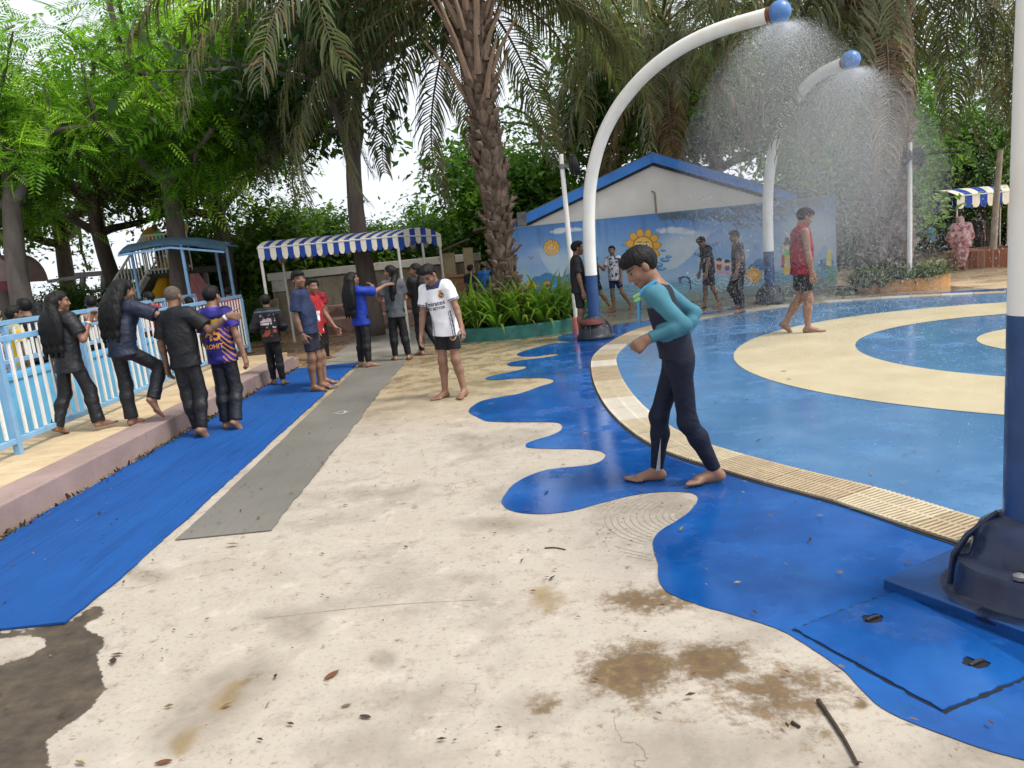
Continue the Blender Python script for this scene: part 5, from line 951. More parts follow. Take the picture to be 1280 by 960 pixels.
    # ---- people in the pool behind the railing
    def poolie(px, py, Y, label, face, top, sk=1, hair='short', girl=False, **kw):
        h = at(px, py, Y); person((h[0], Y, 0), float(h[2])*1.0, face, label, skin=SK[sk], vox=.013, hair=hair, girl=girl, top=top, bottom=dict(color=BLK, length=.4), group=POOLG, **kw)
    poolie(10, 381, 9.4, 'boy in pale green and yellow shirt standing low behind the far railing', 40, dict(color=c_two((.30, .34, .24), (.65, .38, .02), 3, .05, 2), hem=-.05), 1)
    poolie(30, 371, 9.9, 'man in black tee facing sideways behind the far railing', 300, dict(color=(.018, .02, .026), hem=-.05), 0)
    poolie(112, 368, 11.0, 'bare chested boy with arms folded behind the two long haired girls', 330, None, 0, arms={'L': ((-.4, .2, -1), (.5, .9, .2)), 'R': ((.4, .2, -1), (-.5, .9, .2))})
    poolie(43, 376, 10.6, 'girl with long black hair standing behind the man in black tee', 20, dict(color=(.012, .012, .014), hem=-.05), 1, 'long', True)
    poolie(155, 364, 12.4, 'bare shouldered boy facing the camera in the wading pool', 170, None, 3)
    poolie(174, 372, 12.8, 'child in black and white tee in the wading pool', 200, dict(color=c_two((.02, .02, .025), (.7, .7, .7), 7, .0, 3), hem=-.05), 1)
    poolie(187, 363, 12.6, 'boy in crimson tee turned sideways in the wading pool', 285, dict(color=(.32, .025, .05), hem=-.05), 0)
    poolie(236, 370, 13.6, 'girl in white top with dark hair in the wading pool', 300, dict(color=(.55, .58, .62), hem=-.05), 0, 'tied', True)
    poolie(283, 358, 15.0, 'person in bright red top under the blue sheet shelter', 0, dict(color=(.45, .02, .06), hem=-.05), 1, 'short')
    # ---- behind the palm
    KG = 'people gathered by the kiosk'
    for px, py, Y, fc, c, lb in ((586, 330, 17.2, 40, (.02, .022, .035), 'boy in dark navy top at the kiosk counter behind the palm'), (604, 326, 17.6, 10, (.03, .16, .45), 'boy in bright blue tee at the kiosk behind the palm'), (614, 338, 17.0, 20, (.05, .05, .07), 'child in charcoal top beside the palm trunk')):
        h = at(px, py, Y); person((h[0], Y, 0), float(h[2]), fc, lb, skin=SK[1], vox=.014, top=dict(color=c, hem=-.05), bottom=dict(color=(.02, .02, .03)), group=KG)
# ================================================================== canopies, sheds and the yard behind
M['awn_blue'] = simple('canvas_blue', (.016, .055, .27), .8, .2, 5, .2, 30, .2); M['awn_white'] = simple('canvas_white', srgb(206, 200, 184), .85, .12, 4, .2, 30, .2, dirt=srgb(160, 150, 128)); M['post_white'] = simple('thin_white_post', srgb(196, 192, 182), .5, .15, 6)
def striped_canopy(A, B, C, D, zA, rise, n_long, n_end, label, posts, drop=.30, group=None):
    """barrel roof over the four ground corners A (front left), B (front right), C (rear right), D (rear left)"""
    A, B, C, D = (np.array(p, float) for p in (A, B, C, D)); r = empty('striped_canopy', (*A, 0)); tag(r, label, 'canopy', group); o = np.append(A, 0)
    def pt(u, v):                     # u along the length, v across
        p = (A*(1-u)+B*u)*(1-v)+(D*(1-u)+C*u)*v; return np.array([p[0], p[1], zA+rise*math.sin(math.pi*v)**.9])-o
    ms = {0: MB(), 1: MB()}; nv = 10
    for i in range(n_long):
        m = ms[i % 2]; u0, u1 = i/n_long, (i+1)/n_long
        for j in range(nv):
            q = [pt(u0, j/nv), pt(u1, j/nv), pt(u1, (j+1)/nv), pt(u0, (j+1)/nv)]; m.add(q+[p-np.array([0, 0, .012]) for p in q], [(0, 1, 2, 3), (4, 7, 6, 5)])
    def flap(m, p, q, zt, d):           # one scallop of the valance
        pts = [np.append(p, zt[0]), np.append(q, zt[1])]; k = 6; out = [pts[0], pts[1]]
        for s in range(k+1):
            t = 1-s/k; c = pts[0]*(1-t)+pts[1]*t; out.append(c-np.array([0, 0, d*.72+d*.28*math.sqrt(max(0, 1-(2*t-1)**2))]))
        n_ = np.append(unit(np.array([-(q-p)[1], (q-p)[0]])), 0)*.006; m.prism(out, n_, -n_)
    for i in range(n_long):
        m = ms[i % 2]; u0, u1 = i/n_long, (i+1)/n_long
        for (P, Q) in ((A, B), (D, C)):
            p = P*(1-u0)+Q*u0-A; q = P*(1-u1)+Q*u1-A; flap(m, p, q, (zA, zA), drop)
    for j in range(n_end):
        m = ms[(j+1) % 2]; v0, v1 = j/n_end, (j+1)/n_end
        for u in (0, 1):
            p = pt(u, v0); q = pt(u, v1); flap(m, p[:2], q[:2], (p[2], q[2]), drop*1.25)
    al = MB(); al.add(ms[0].v, ms[0].f); n0 = len(al.f); al.add(ms[1].v, ms[1].f); cv = al.build('striped_canvas', [M['awn_white'], M['awn_blue']], r, recalc=False)
    cv.data.polygons.foreach_set('material_index', np.array([0]*n0+[1]*(len(al.f)-n0), np.int32)); bm = bmesh.new(); bm.from_mesh(cv.data); bmesh.ops.remove_doubles(bm, verts=bm.verts, dist=.0008); bm.to_mesh(cv.data); bm.free()
    for u, v in posts:
        p = pt(u, v); mb = MB(); mb.tube([(p[0], p[1], -.25), (p[0], p[1], zA-.01)], .028, 8); mb.build('post', M['post_white'], r)
    for (P, Q) in ((pt(0, 0), pt(1, 0)), (pt(0, 1), pt(1, 1)), (pt(1, 0), pt(1, 1)), (pt(0, 0), pt(0, 1))):
        mb = MB(); P = P.copy(); Q = Q.copy(); P[2] = Q[2] = zA-.03; mb.tube([P, Q], .018, 6); mb.build('frame_tube', M['post_white'], r)
    return r
pA = at(322, 312, 14.2); pB = at(497, 297, 15.2); pC = at(552, 306, 17.6); pD = at(352, 330, 17.4)
striped_canopy(pA[:2], pB[:2], pC[:2], pD[:2], 2.13, .15, 25, 8, 'long blue and white striped canopy with scalloped edge over the bench', [(.01, .01), (.99, .01), (.99, .55), (.01, .99), (.5, .99), (.99, .99)], .27, 'blue and white striped canopies')
pA = at(1196, 258, 23); pB = at(1262, 248, 23.6)
striped_canopy(pA[:2], pB[:2], pB[:2]+np.array([1.5, 2.6]), pA[:2]+np.array([.2, 2.8]), 1.92, .22, 7, 6, 'distant striped canopy with wide cream panels beyond the brick planter', [(.02, .02), (.98, .02), (.02, .98), (.98, .98)], .42, 'blue and white striped canopies')
# stepped bench and garden wall
bm1 = simple('pink_render', srgb(146, 118, 108), .85, .2, 3, .3, 25, .2, dirt=srgb(104, 84, 72)); bm2 = simple('brown_zigzag', srgb(112, 82, 74), .85, .15, 4)
xl = at(425, 400, 18.6)[0]; xr = at(560, 395, 18.6)[0]; be = empty('stepped_bench', ((xl+xr)/2, 18.8, 0)); tag(be, 'two tier pink concrete bench with a faint brown zigzag under the striped canopy', 'bench')
zt1 = at(480, 393, 18.4)[2]; zt2 = at(480, 376, 19.1)[2]; w_ = xr-xl+1.2
mb = MB(); mb.box((0, -.1, zt1/2), (w_, .75, zt1)); mb.build('lower_step', bm1, be, bevel=.02); mb = MB(); mb.box((0, .55, zt2/2), (w_, .55, zt2)); mb.build('upper_step', bm1, be, bevel=.02)
mb = MB()
for i in range(5):
    x0 = -w_/2+.1+i*w_/5; mb.poly([(x0, -.480, .03), (x0+w_/5.4, -.480, .03), (x0+w_/10.8, -.480, zt1-.04)])
mb.build('zigzag', bm2, be); mb = MB()
for i in range(5):
    x0 = -w_/2+.1+i*w_/5; mb.poly([(x0, .270, zt1+.03), (x0+w_/5.4, .270, zt1+.03), (x0+w_/10.8, .270, zt2-.04)])
mb.build('zigzag', bm2, be)
wl_ = at(345, 380, 20.2); wr_ = at(600, 340, 20.2); ztl = at(345, 352, 20.2)[2]; gwm = NT('stained_garden_wall'); n1 = gwm.noise(1.2, 7, .68); n2 = gwm.noise(6, 7, .7, stretch=(1, 1, .3)); c = gwm.ramp(n1, [(.3, srgb(120, 112, 96)), (.55, srgb(160, 150, 130)), (.75, srgb(178, 170, 150))]); c = gwm.mix(gwm.math('MULTIPLY', gwm.mapr(n2, .5, .7), .6), c, srgb(76, 72, 56)); gwm.bump(n2, .4, .02)
gw_ = empty('garden_wall', ((wl_[0]+wr_[0])/2, 20.2, 0)); tag(gw_, 'stained concrete garden wall with a white ledge behind the bench', 'wall')
L_ = wr_[0]-wl_[0]; mb = MB(); mb.box((0, 0, ztl/2), (L_, .22, ztl)); mb.build('wall_face', gwm.fin(c, .9, .2), gw_); mb = MB(); mb.box((0, -.05, ztl+.13), (L_+.1, .40, .20)); mb.box((-L_/2+.2, -.03, ztl-.12), (.36, .32, .30)); mb.build('ledge', simple('white_ledge', srgb(188, 184, 172), .8, .15, 3, .2, dirt=srgb(130, 124, 104)), gw_, bevel=.01)
q0, q1 = at(240, 420, 19.6), at(348, 384, 19.6); zt = [at(*p, 19.6)[2] for p in ((240, 412), (300, 392), (348, 372))]; xm = at(300, 400, 19.6)[0]
mb = MB(); mb.prism([(q0[0], 0, -.1), (q1[0], 0, -.1), (q1[0], 0, zt[2]), (xm, 0, zt[1]), (q0[0], 0, zt[0])], (0, 19.5, 0), (0, 19.7, 0)); tag(mb.build('sloping_wall', simple('pale_sloping_wall', srgb(150, 140, 116), .9, .25, 2, .4, 20, .2, dirt=srgb(96, 90, 66))), 'pale sloping concrete wall rising towards the striped canopy', 'wall')
# kiosk behind the palm
kx = at(585, 370, 18.6)[0]; ki = empty('kiosk', (kx, 18.6, 0)); tag(ki, 'beige kiosk with wooden counter and tin roof beside the big palm', 'kiosk')
tz = lambda p, Y=18.6: at(*p, Y)[2]; kl = at(558, 380, 18.6)[0]-kx; kr = at(618, 370, 18.6)[0]-kx
mb = MB(); mb.box(((kl+.05)/2, 0, .55), (abs(kl)+.1, .5, 1.1)); mb.box(((kl+.05)/2, -.03, 1.12), (abs(kl)+.16, .6, .05)); mb.build('counter', simple('tan_board', srgb(150, 112, 78), .7, .25, 4, .3, 20, .3, stretch=(1, 1, 4)), ki, bevel=.008)
mb = MB(); mb.box((kl/2-.12, .35, 1.42), (abs(kl)*.55, .3, .55)); mb.box((kl/2+.38, .35, 1.46), (abs(kl)*.45, .3, .63)); mb.build('cabinet', simple('beige_panel', srgb(168, 152, 116), .7, .2, 3), ki, bevel=.008)
mb = MB(); mb.bar((kl-.1, .3, 1.72), (.15, .3, 1.98), .9, .03); mb.bar((.3, .4, 2.15), (kr+.9, .4, 2.35), 1.8, .04); mb.build('roof', simple('rusty_tin', srgb(96, 84, 72), .7, .4, 4, .4, 12, .3), ki)
mb = MB(); mb.box((.75, .9, 1.0), (.16, .16, 2.2)); mb.box((kr+.5, .9, 1.0), (.16, .16, 2.2)); mb.build('pillar', simple('cream_pillar', srgb(170, 160, 140), .85), ki); mb = MB(); mb.box((.9, .15, 1.0), (1.5, .07, .07)); mb.build('hand_rail', M['steel'], ki)
# blue sheet shelter
p0 = at(225, 420, 15.6); sz = lambda p, Y: at(*p, Y)[2]; sr = empty('sheet_shelter', (p0[0], 15.6, 0)); tag(sr, 'open shelter with sagging blue sheet roof on thin blue posts beside the pool', 'shelter')
c_ = [at(147, 317, 15.4), at(280, 312, 15.6), at(296, 305, 18.2), at(172, 305, 18.2)]; cz = [c_[0][2], c_[1][2]-.02, c_[2][2]+.0, c_[3][2]+.02]
mb = MB(); nn = 8; gp = lambda u, v: ((c_[0]*(1-u)+c_[1]*u)*(1-v)+(c_[3]*(1-u)+c_[2]*u)*v)-np.array([p0[0], 15.6, 0])+np.array([0, 0, .10*math.sin(math.pi*v)*(1-.3*abs(u-.5))+.14*math.sin(math.pi*u)-.02*abs(math.sin(u*9))])
for i in range(nn):
    for j in range(4): q = [gp(i/nn, j/4), gp((i+1)/nn, j/4), gp((i+1)/nn, (j+1)/4), gp(i/nn, (j+1)/4)]; mb.add(q+[p-np.array([0, 0, .02]) for p in q], [(0, 1, 2, 3), (4, 7, 6, 5)])
mb.build('roof_sheet', simple('blue_grey_sheet', (.085, .16, .26), .6, .3, 3, .2, 20, .3), sr, recalc=False)
for u, v in ((.60, .02), (.02, .5), (.96, .45), (.78, .96)): q = gp(u, v); mb = MB(); mb.tube([(q[0], q[1], 0), (q[0], q[1], q[2])], .035, 8); mb.build('post', M['fence_blue'], sr)
for v in (0, .5, 1): mb = MB(); mb.bar(gp(0, v)-[0, 0, .04], gp(.5, v)-[0, 0, .04], .04); mb.bar(gp(.5, v)-[0, 0, .04], gp(1, v)-[0, 0, .04], .04); mb.build('roof_batten', M['fence_blue'], sr)
# slide tower with yellow tubes
SY = 19.4; tb = at(205, 380, SY); st_ = empty('slide_tower', (tb[0], SY, 0)); tag(st_, 'water slide tower with yellow tube mouths and white stair railings beyond the trees', 'slide tower')
rel = lambda px_, py_, dy=0: at(px_, py_, SY+dy)-np.array([tb[0], SY, 0]); zf = rel(200, 342)[2]
a_, b_ = rel(150, 345), rel(245, 335); mb = MB(); mb.bar((a_[0], .8, zf), (b_[0], .8, zf), 2.2, .16); mb.build('deck', simple('dark_deck', (.05, .048, .046), .8), st_)
for px_ in (158, 182, 226, 243): q = rel(px_, 360); mb = MB(); mb.tube([(q[0], .8, 0), (q[0], .8, zf)], .10, 10); mb.build('column', M['steel'], st_)
ym = simple('yellow_slide', (.62, .33, .02), .35, .2, 2, .05)
for k, (px_, y0, y1, w) in enumerate(((175, 288, 309, .19), (212, 282, 309, .21))):
    a = rel(px_, y1); b = rel(px_, y0); mb = MB(); n = 12; mb.tube([(a[0], .2+.9*t, a[2]*(1-0)+(b[2]-a[2])*math.sin(t*1.57)) for t in np.linspace(0, 1, 7)], [w*.75, w*.85, w, w, w*.95, w*.85, w*.6], 16); mb.build('slide_mouth', ym, st_, smooth=True)
for px_ in (199, 221): a = rel(px_, 335); b = rel(px_+2, 388); mb = MB(); mb.tube([(a[0], .5, a[2]), (a[0]+.05, -.2, (a[2]+b[2])/2), (b[0], -.6, b[2])], .17, 14); mb.build('slide_chute', ym, st_, smooth=True)
def rails(p, q, n): 
    mb = MB(); p = np.array(p); q = np.array(q); mb.tube([p+[0, 0, .95], q+[0, 0, .95]], .03, 6); mb.tube([p+[0, 0, .1], q+[0, 0, .1]], .025, 6)
    for i in range(n+1): c = p+(q-p)*i/n; mb.tube([c, c+[0, 0, .95]], .018, 5)
    mb.build('stair_railing', M['post_white'], st_)
rails((rel(192, 340)[0], -.35, zf), (rel(248, 340)[0], -.35, zf), 12); s0, s1 = rel(150, 405), rel(196, 345); rails((s0[0], -.5, s0[2]-.2), (s1[0], -.4, zf), 14); rails((s0[0]+.3, .6, s0[2]-.2), (s1[0]+.3, .6, zf), 14)
mb = MB(); mb.bar((s0[0], .05, s0[2]-.25), (s1[0], .05, zf-.05), 1.0, .10); mb.build('stair', M['steel'], st_); mb = MB(); mb.bar((rel(236, 350)[0], -.2, zf-.2), (rel(262, 380)[0], -.2, zf-1.0), .7, .5); mb.build('pink_panel', simple('pink_panel', srgb(190, 120, 126), .6), st_)
h = rel(188, 305); hp = at(188, 291, SY+.3); person((hp[0], SY+.6, zf+.08), max(1.2, float(hp[2]-zf)), 175, 'bather in dark and lime green top on the yellow slide tower', skin=SK[1], vox=.02, top=dict(color=c_two((.02, .02, .03), (.05, .55, .12), 3, -.05, 2), hem=-.05), bottom=dict(color=BLK, length=.4), group='people on the slide tower')
# dark steel gantry and brown barrel awning at the far left
GY = 22.0; ga = at(95, 380, GY); go = empty('steel_gantry', (ga[0], GY, 0)); tag(go, 'dark steel gantry of beams and trusses behind the pool trees', 'gantry'); rr = lambda a, b: at(a, b, GY)-np.array([ga[0], GY, 0]); mb = MB()
for p, q, w in (((95, 344), (178, 338), .14), ((95, 366), (190, 357), .10), ((100, 400), (104, 344), .12), ((128, 410), (130, 340), .12), ((165, 400), (160, 340), .12), ((104, 352), (130, 392), .06), ((160, 352), (132, 392), .06), ((104, 380), (185, 372), .07), ((60, 352), (100, 346), .10)): mb.bar(rr(*p), rr(*q), w)
mb.build('beams', M['steel'], go); mb = MB(); q = rr(104, 400); 
for p in (104, 130, 165): q = rr(p, 398); mb.tube([(q[0], 0, 0), (q[0], 0, q[2]+.1)], .07, 8)
mb.build('columns', M['steel'], go)
AY = 16.5; aw = at(28, 360, AY); ao = empty('barrel_awning', (aw[0], AY, 0)); tag(ao, 'brown barrel vaulted awning behind the leaning dark trunk', 'awning'); ra = (at(53, 360, AY)[0]-at(10, 360, AY)[0])/1.55; zb = at(30, 352, AY)[2]; mb = MB(); n = 14
top_ = at(28, 331, AY)[2]-zb+.25
for i in range(n):
    t0, t1 = math.pi*i/n, math.pi*(i+1)/n; q = [np.array([-ra*math.cos(t)-.3, y_, zb+top_*math.sin(t)]) for t, y_ in ((t0, -.4), (t1, -.4), (t1, .7), (t0, .7))]; mb.add(q+[p*np.array([.97, 1, 1])-np.array([0, 0, .02]) for p in q], [(0, 1, 2, 3), (4, 7, 6, 5)])
mb.add([(-ra*math.cos(math.pi*i/n)-.3, -.38, zb+top_*math.sin(math.pi*i/n)) for i in range(n+1)], [tuple(range(n+1))]); mb.build('canvas', simple('brown_canvas', srgb(128, 104, 100), .85, .2, 3), ao, recalc=False)
mb = MB(); mb.box((-.3, -.42, zb-.06), (2*ra, .04, .20)); mb.build('valance', simple('maroon_valance', srgb(96, 44, 48), .8, .3), ao)
for s in (-1, 1): mb = MB(); mb.tube([(s*ra*.97-.3, -.36, 0), (s*ra*.97-.3, -.36, zb)], .04, 8); mb.build('post', M['steel'], ao)
# brick ring planter with a pale post in the far yard
bp = at(1240, 334, 19.4); bo = empty('brick_planter', (bp[0], 19.6, 0)); tag(bo, 'round red brick planter with a pale trunk in the far tan yard', 'planter'); mb = MB(); mb.lathe([(.95, 0), (.95, .42), (.80, .44), (.78, .30), (.02, .30)], (0, 0, 0), 28)
kb_ = NT('red_brick'); bt = kb_.n('ShaderNodeTexBrick'); bt.inputs['Scale'].default_value = 5; bt.inputs['Color1'].default_value = (*srgb(150, 92, 72), 1); bt.inputs['Color2'].default_value = (*srgb(168, 116, 94), 1); bt.inputs['Mortar'].default_value = (*srgb(160, 146, 130), 1); kb_.l(kb_.co('Generated'), bt.inputs['Vector']); mb.build('brick_ring', kb_.fin(bt.outputs[0], .9, .2), bo)
mb = MB(); mb.tube([(.15, 0, .3), (.2, 0, 1.4), (.3, 0, 2.9)], [.09, .08, .07], 10); mb.build('trunk', simple('pale_trunk', srgb(188, 176, 156), .85), bo, smooth=True)
# ================================================================== trees, palms and beds
class Leaves:
    def __init__(s): s.V = []; s.F = []; s.C = []; s.n = 0
    def add(s, V, k, C):                       # V (N,k,3): N leaf faces of k corners
        N = len(V); s.V.append(V.reshape(-1, 3)); s.C.append(np.repeat(C, k, 0)); s.F.append(np.arange(N*k).reshape(N, k)+s.n); s.n += N*k
    def mesh(s, name): return mesh_np(name, np.concatenate(s.V), np.concatenate(s.F), False, np.concatenate(s.C))
def rnd_dirs(n, rg, up=.0): d = rg.normal(size=(n, 3)); d[:, 2] += up; return d/np.linalg.norm(d, axis=1)[:, None]
def nrm(a): return a/(np.linalg.norm(a, axis=-1, keepdims=True)+1e-9)
def leaf_cols(n, rg, base, var=.35, light=None, P=None):
    c = np.tile(np.array(base), (n, 1))*np.exp(rg.normal(size=(n, 1))*var*.6)
    if light is not None:
        w = sstep(-.06, .18, vnoise(P, .9, 2))*.9 if P is not None else rg.random(n)*.5; c = c*(1-w[:, None])+np.array(light)*w[:, None]*np.exp(rg.normal(size=(n, 1))*.2)
    return c
def tree_mesh(seed, H, r0, fork, spread, nl=6, leaf='broad', nleaf=9000, lsize=.15, base=(.035, .085, .015), light=(.10, .20, .03), lean=(0, 0), droop=0., flat=.75, hang=0, clump=.42, el=(.25, 1.15)):
    rg = np.random.default_rng(seed); mb = MB(); anchors = []
    tp = [np.array([lean[0]*t*fork+.06*math.sin(t*5+seed), lean[1]*t*fork+.05*math.cos(t*4+seed), fork*t]) for t in np.linspace(0, 1, 7)]; mb.tube(tp, np.linspace(r0*1.15, r0*.78, 7), 10)
    def branch(p, d, L, r, depth):
        pts = [p]; q = p.copy(); dd = d.copy()
        for i in range(5): dd = unit(dd+rg.normal(size=3)*.13+np.array([0, 0, (.06 if depth < 2 else -.03)-droop*.08])); q = q+dd*L/5; pts.append(q.copy())
        mb.tube(pts, np.linspace(r, r*.45, 6), 7 if depth < 2 else 4, cap=False)
        if depth >= 2: anchors.extend(pts[2:]); return
        k = nl if depth == 0 else 5
        for j in range(k):
            t = rg.uniform(.35, 1.0); i0 = min(4, int(t*5)); pp = pts[i0]+(pts[i0+1]-pts[i0])*(t*5-i0); nd = unit(dd*.55+rnd_dirs(1, rg, .25)[0]*np.array([1, 1, flat])*.95); branch(pp, nd, L*rg.uniform(.45, .75), r*.48, depth+1)
        anchors.append(pts[-1])
    for j in range(nl):
        a = 2*math.pi*j/nl+rg.uniform(-.4, .4); e = rg.uniform(*el); d = np.array([math.cos(a)*math.cos(e), math.sin(a)*math.cos(e), math.sin(e)]); branch(tp[-1-(j % 2)], unit(d+np.array([*lean, 0])*.5), spread*rg.uniform(.55, .95), r0*.55, 0 if j < 2 else 1)
    A = np.array(anchors); lv = Leaves(); ai = rg.integers(0, len(A), nleaf); P = A[ai]+rg.normal(size=(nleaf, 3))*clump*np.array([1, 1, .7]); D = nrm(rnd_dirs(nleaf, rg)*np.array([1, 1, .55])-np.array([0, 0, .25+hang])); Nn = nrm(rnd_dirs(nleaf, rg)*.6+np.array([0, 0, 1.0])); Sx = nrm(np.cross(D, Nn)); Nn = np.cross(Sx, D)
    C = leaf_cols(nleaf, rg, base, .4, light, P); sz = lsize*np.exp(rg.normal(size=nleaf)*.25)[:, None]
    if leaf == 'broad':
        w = sz*.26; lv.add(np.stack([P, P+D*sz*.5+Sx*w+Nn*sz*.05, P+D*sz-Nn*sz*.1], 1), 3, C); lv.add(np.stack([P, P+D*sz-Nn*sz*.1, P+D*sz*.5-Sx*w+Nn*sz*.05], 1), 3, C*.9)
    else:
        m = 8
        for i in range(m):
            t = (i+.6)/m; b = P+D*sz*t-Nn*sz*(.18*t*t)
            for sgn in (-1, 1):
                ll = sz*.30*(1-.55*abs(t-.45)); dl = nrm(Sx*sgn+D*.55-Nn*.25); wv = D*ll*.16; lv.add(np.stack([b, b+dl*ll*.5+wv, b+dl*ll, b+dl*ll*.5-wv], 1), 4, C*(1+.15*rg.normal(size=(nleaf, 1))))
    bm_ = bpy.data.meshes.new('trunk'); bm_.from_pydata(mb.v, [], mb.f); bm_.polygons.foreach_set('use_smooth', np.ones(len(bm_.polygons), bool))
    return bm_, lv.mesh('crown')
TREES = {}
def tree(kind, loc, rz, s, label, group=None, name='tree'):
    bm_, lm = TREES[kind]; r = empty(name, loc, rz); r.scale = (s, s, s); tag(r, label, 'tree', group)
    link('trunk', bm_, None, r); link('crown', lm, None, r); return r
TREES['bright'] = tree_mesh(11, 8, .20, 4.0, 2.8, 6, 'pinnate', 6200, .42, (.14, .30, .024), (.40, .62, .075), (.05, -.10), -.1, .8, .1, .36)
TREES['dark'] = tree_mesh(12, 9, .24, 3.5, 3.2, 6, 'broad', 10000, .165, (.055, .115, .026), (.14, .25, .045), (.04, 0), .1, .8, .1, .40)
TREES['dark2'] = tree_mesh(13, 9, .22, 3.8, 3.4, 6, 'broad', 10000, .17, (.055, .12, .03), (.15, .28, .055), (-.06, .03), .1, .9, .1, .44)
TREES['loose'] = tree_mesh(14, 9, .17, 3.6, 3.6, 5, 'broad', 9500, .17, (.05, .095, .04), (.09, .16, .065), (.02, .02), .1, .8, .35, .34, (.75, 1.25))
TREES['mid'] = tree_mesh(15, 6, .14, 1.3, 2.4, 6, 'broad', 17000, .17, (.075, .165, .03), (.20, .36, .06), (0, 0), .2, .8, .1, .40)
TREES['bush'] = tree_mesh(16, 3, .07, .35, 1.35, 7, 'broad', 15000, .12, (.045, .095, .020), (.13, .23, .04), (0, 0), .3, .8, .1, .28)
for k in TREES: TREES[k][0].materials.append(M['grey_bark'] if k in ('loose', 'bright', 'bare') else M['bark']); TREES[k][1].materials.append(M['leaf'])
def T_(kind, px_, Y, rz, s, label, group=None, py_=380, name='tree'):
    return tree(kind, (at(px_, py_, Y)[0], Y, 0), rz, s, label, group, name)
PG = 'trees round the wading pool'; BG = 'trees beyond the yard'
T_('bright', 224, 18.0, .4, 1.15, 'bright lime green feathery leaved tree leaning over the blue shelter', PG)
T_('bright', 24, 15.6, 2.6, 1.05, 'feathery leaved tree filling the top left corner', PG)
T_('loose', 8, 17.6, 1.9, 1.0, 'dark leaning trunk tree in front of the brown barrel awning', PG)
T_('dark2', 152, 21.0, .2, 1.0, 'dark leaved forked tree right of the brown awning', PG)
T_('dark2', 292, 21.5, 2.0, 1.05, 'dark leaved tree standing right behind the blue shelter', PG)
T_('dark', 95, 24.5, 3.0, 1.1, 'dark spreading tree behind the steel gantry', PG)
T_('loose', 461, 17.0, .0, 1.18, 'tall grey trunk tree with sparse leaves growing through the striped canopy', PG)
T_('mid', 548, 26, 1.0, .85, 'pale green tree behind the right end of the striped canopy', BG)
T_('mid', 455, 27, 3.0, .80, 'rounded light green tree beyond the garden wall', BG)
T_('mid', 345, 26, 5.0, .85, 'light green tree beyond the sloping wall', BG)
T_('mid', 690, 25, 2.0, 1.35, 'leafy tree just left of the pavilion roof', BG)
T_('dark2', 760, 27, 4.0, 1.2, 'dark tree rising behind the pavilion ridge', BG)
T_('dark', 900, 27, 1.0, 1.25, 'dark tree behind the right slope of the pavilion roof', BG)
T_('dark2', 1010, 29, 2.2, 1.3, 'dense tree at the right end of the painted wall', BG)
T_('mid', 1075, 24, .5, 1.3, 'bushy tree left of the huge spray soaked palm', BG)
T_('mid', 1225, 27, 1.7, 1.4, 'yellow green tree above the distant striped canopy', BG)
T_('dark2', 1300, 30, 3.4, 1.3, 'tree at the right edge beyond the distant canopy', BG)
T_('dark', -90, 22, 4.0, 1.3, 'dense tree at the far left edge', BG)
T_('dark2', 1120, 38, 1.3, 1.6, 'big distant tree closing the far yard', BG)
HG = 'shrubs along the far edges'
for px_, Y, s, rz, lb in ((285, 23.8, 1.5, 0, 'dark glossy shrub left of the sloping wall'), (318, 23.8, 1.7, 2, 'tall shrub with light tips above the sloping wall'), (360, 23.8, 1.75, 4, 'leafy shrub hanging over the left of the white ledge'), (410, 23.8, 1.7, 1, 'leafy shrub behind the middle of the white ledge'), (515, 23.8, 1.35, 3, 'dark shrub behind the right end of the ledge'), (570, 23.8, 1.4, 5, 'dark shrub behind the kiosk cabinets'), (318, 19.0, .55, 3, 'low dark bush at the end of the railing'), (240, 22, 1.0, 2, 'green shrub under the slide tower stairs'), (200, 23, .9, 1, 'low shrub at the foot of the slide tower'),
                         (1060, 25, 1.3, .5, 'shrub just right of the painted wall end'), (1105, 27, 1.5, 2.5, 'shrub behind the huge palm trunk'), (1160, 30, 1.5, 4, 'hedge shrub behind the child in bright blue tee'), (1200, 31, 1.5, .8, 'hedge shrub behind the woman in pink'), (1245, 29, 1.3, 5, 'hedge shrub behind the brick planter'), (1290, 28, 1.5, 3, 'hedge shrub at the right edge'), (100, 21, .9, 4, 'dark shrub behind the pool near the gantry'), (60, 19, .8, 2, 'dark shrub under the brown awning'), (1030, 26, 1.2, 5.2, 'shrub hidden behind the right end of the mural')):
    T_('bush', px_, Y, rz, s, lb, HG, name='shrub')
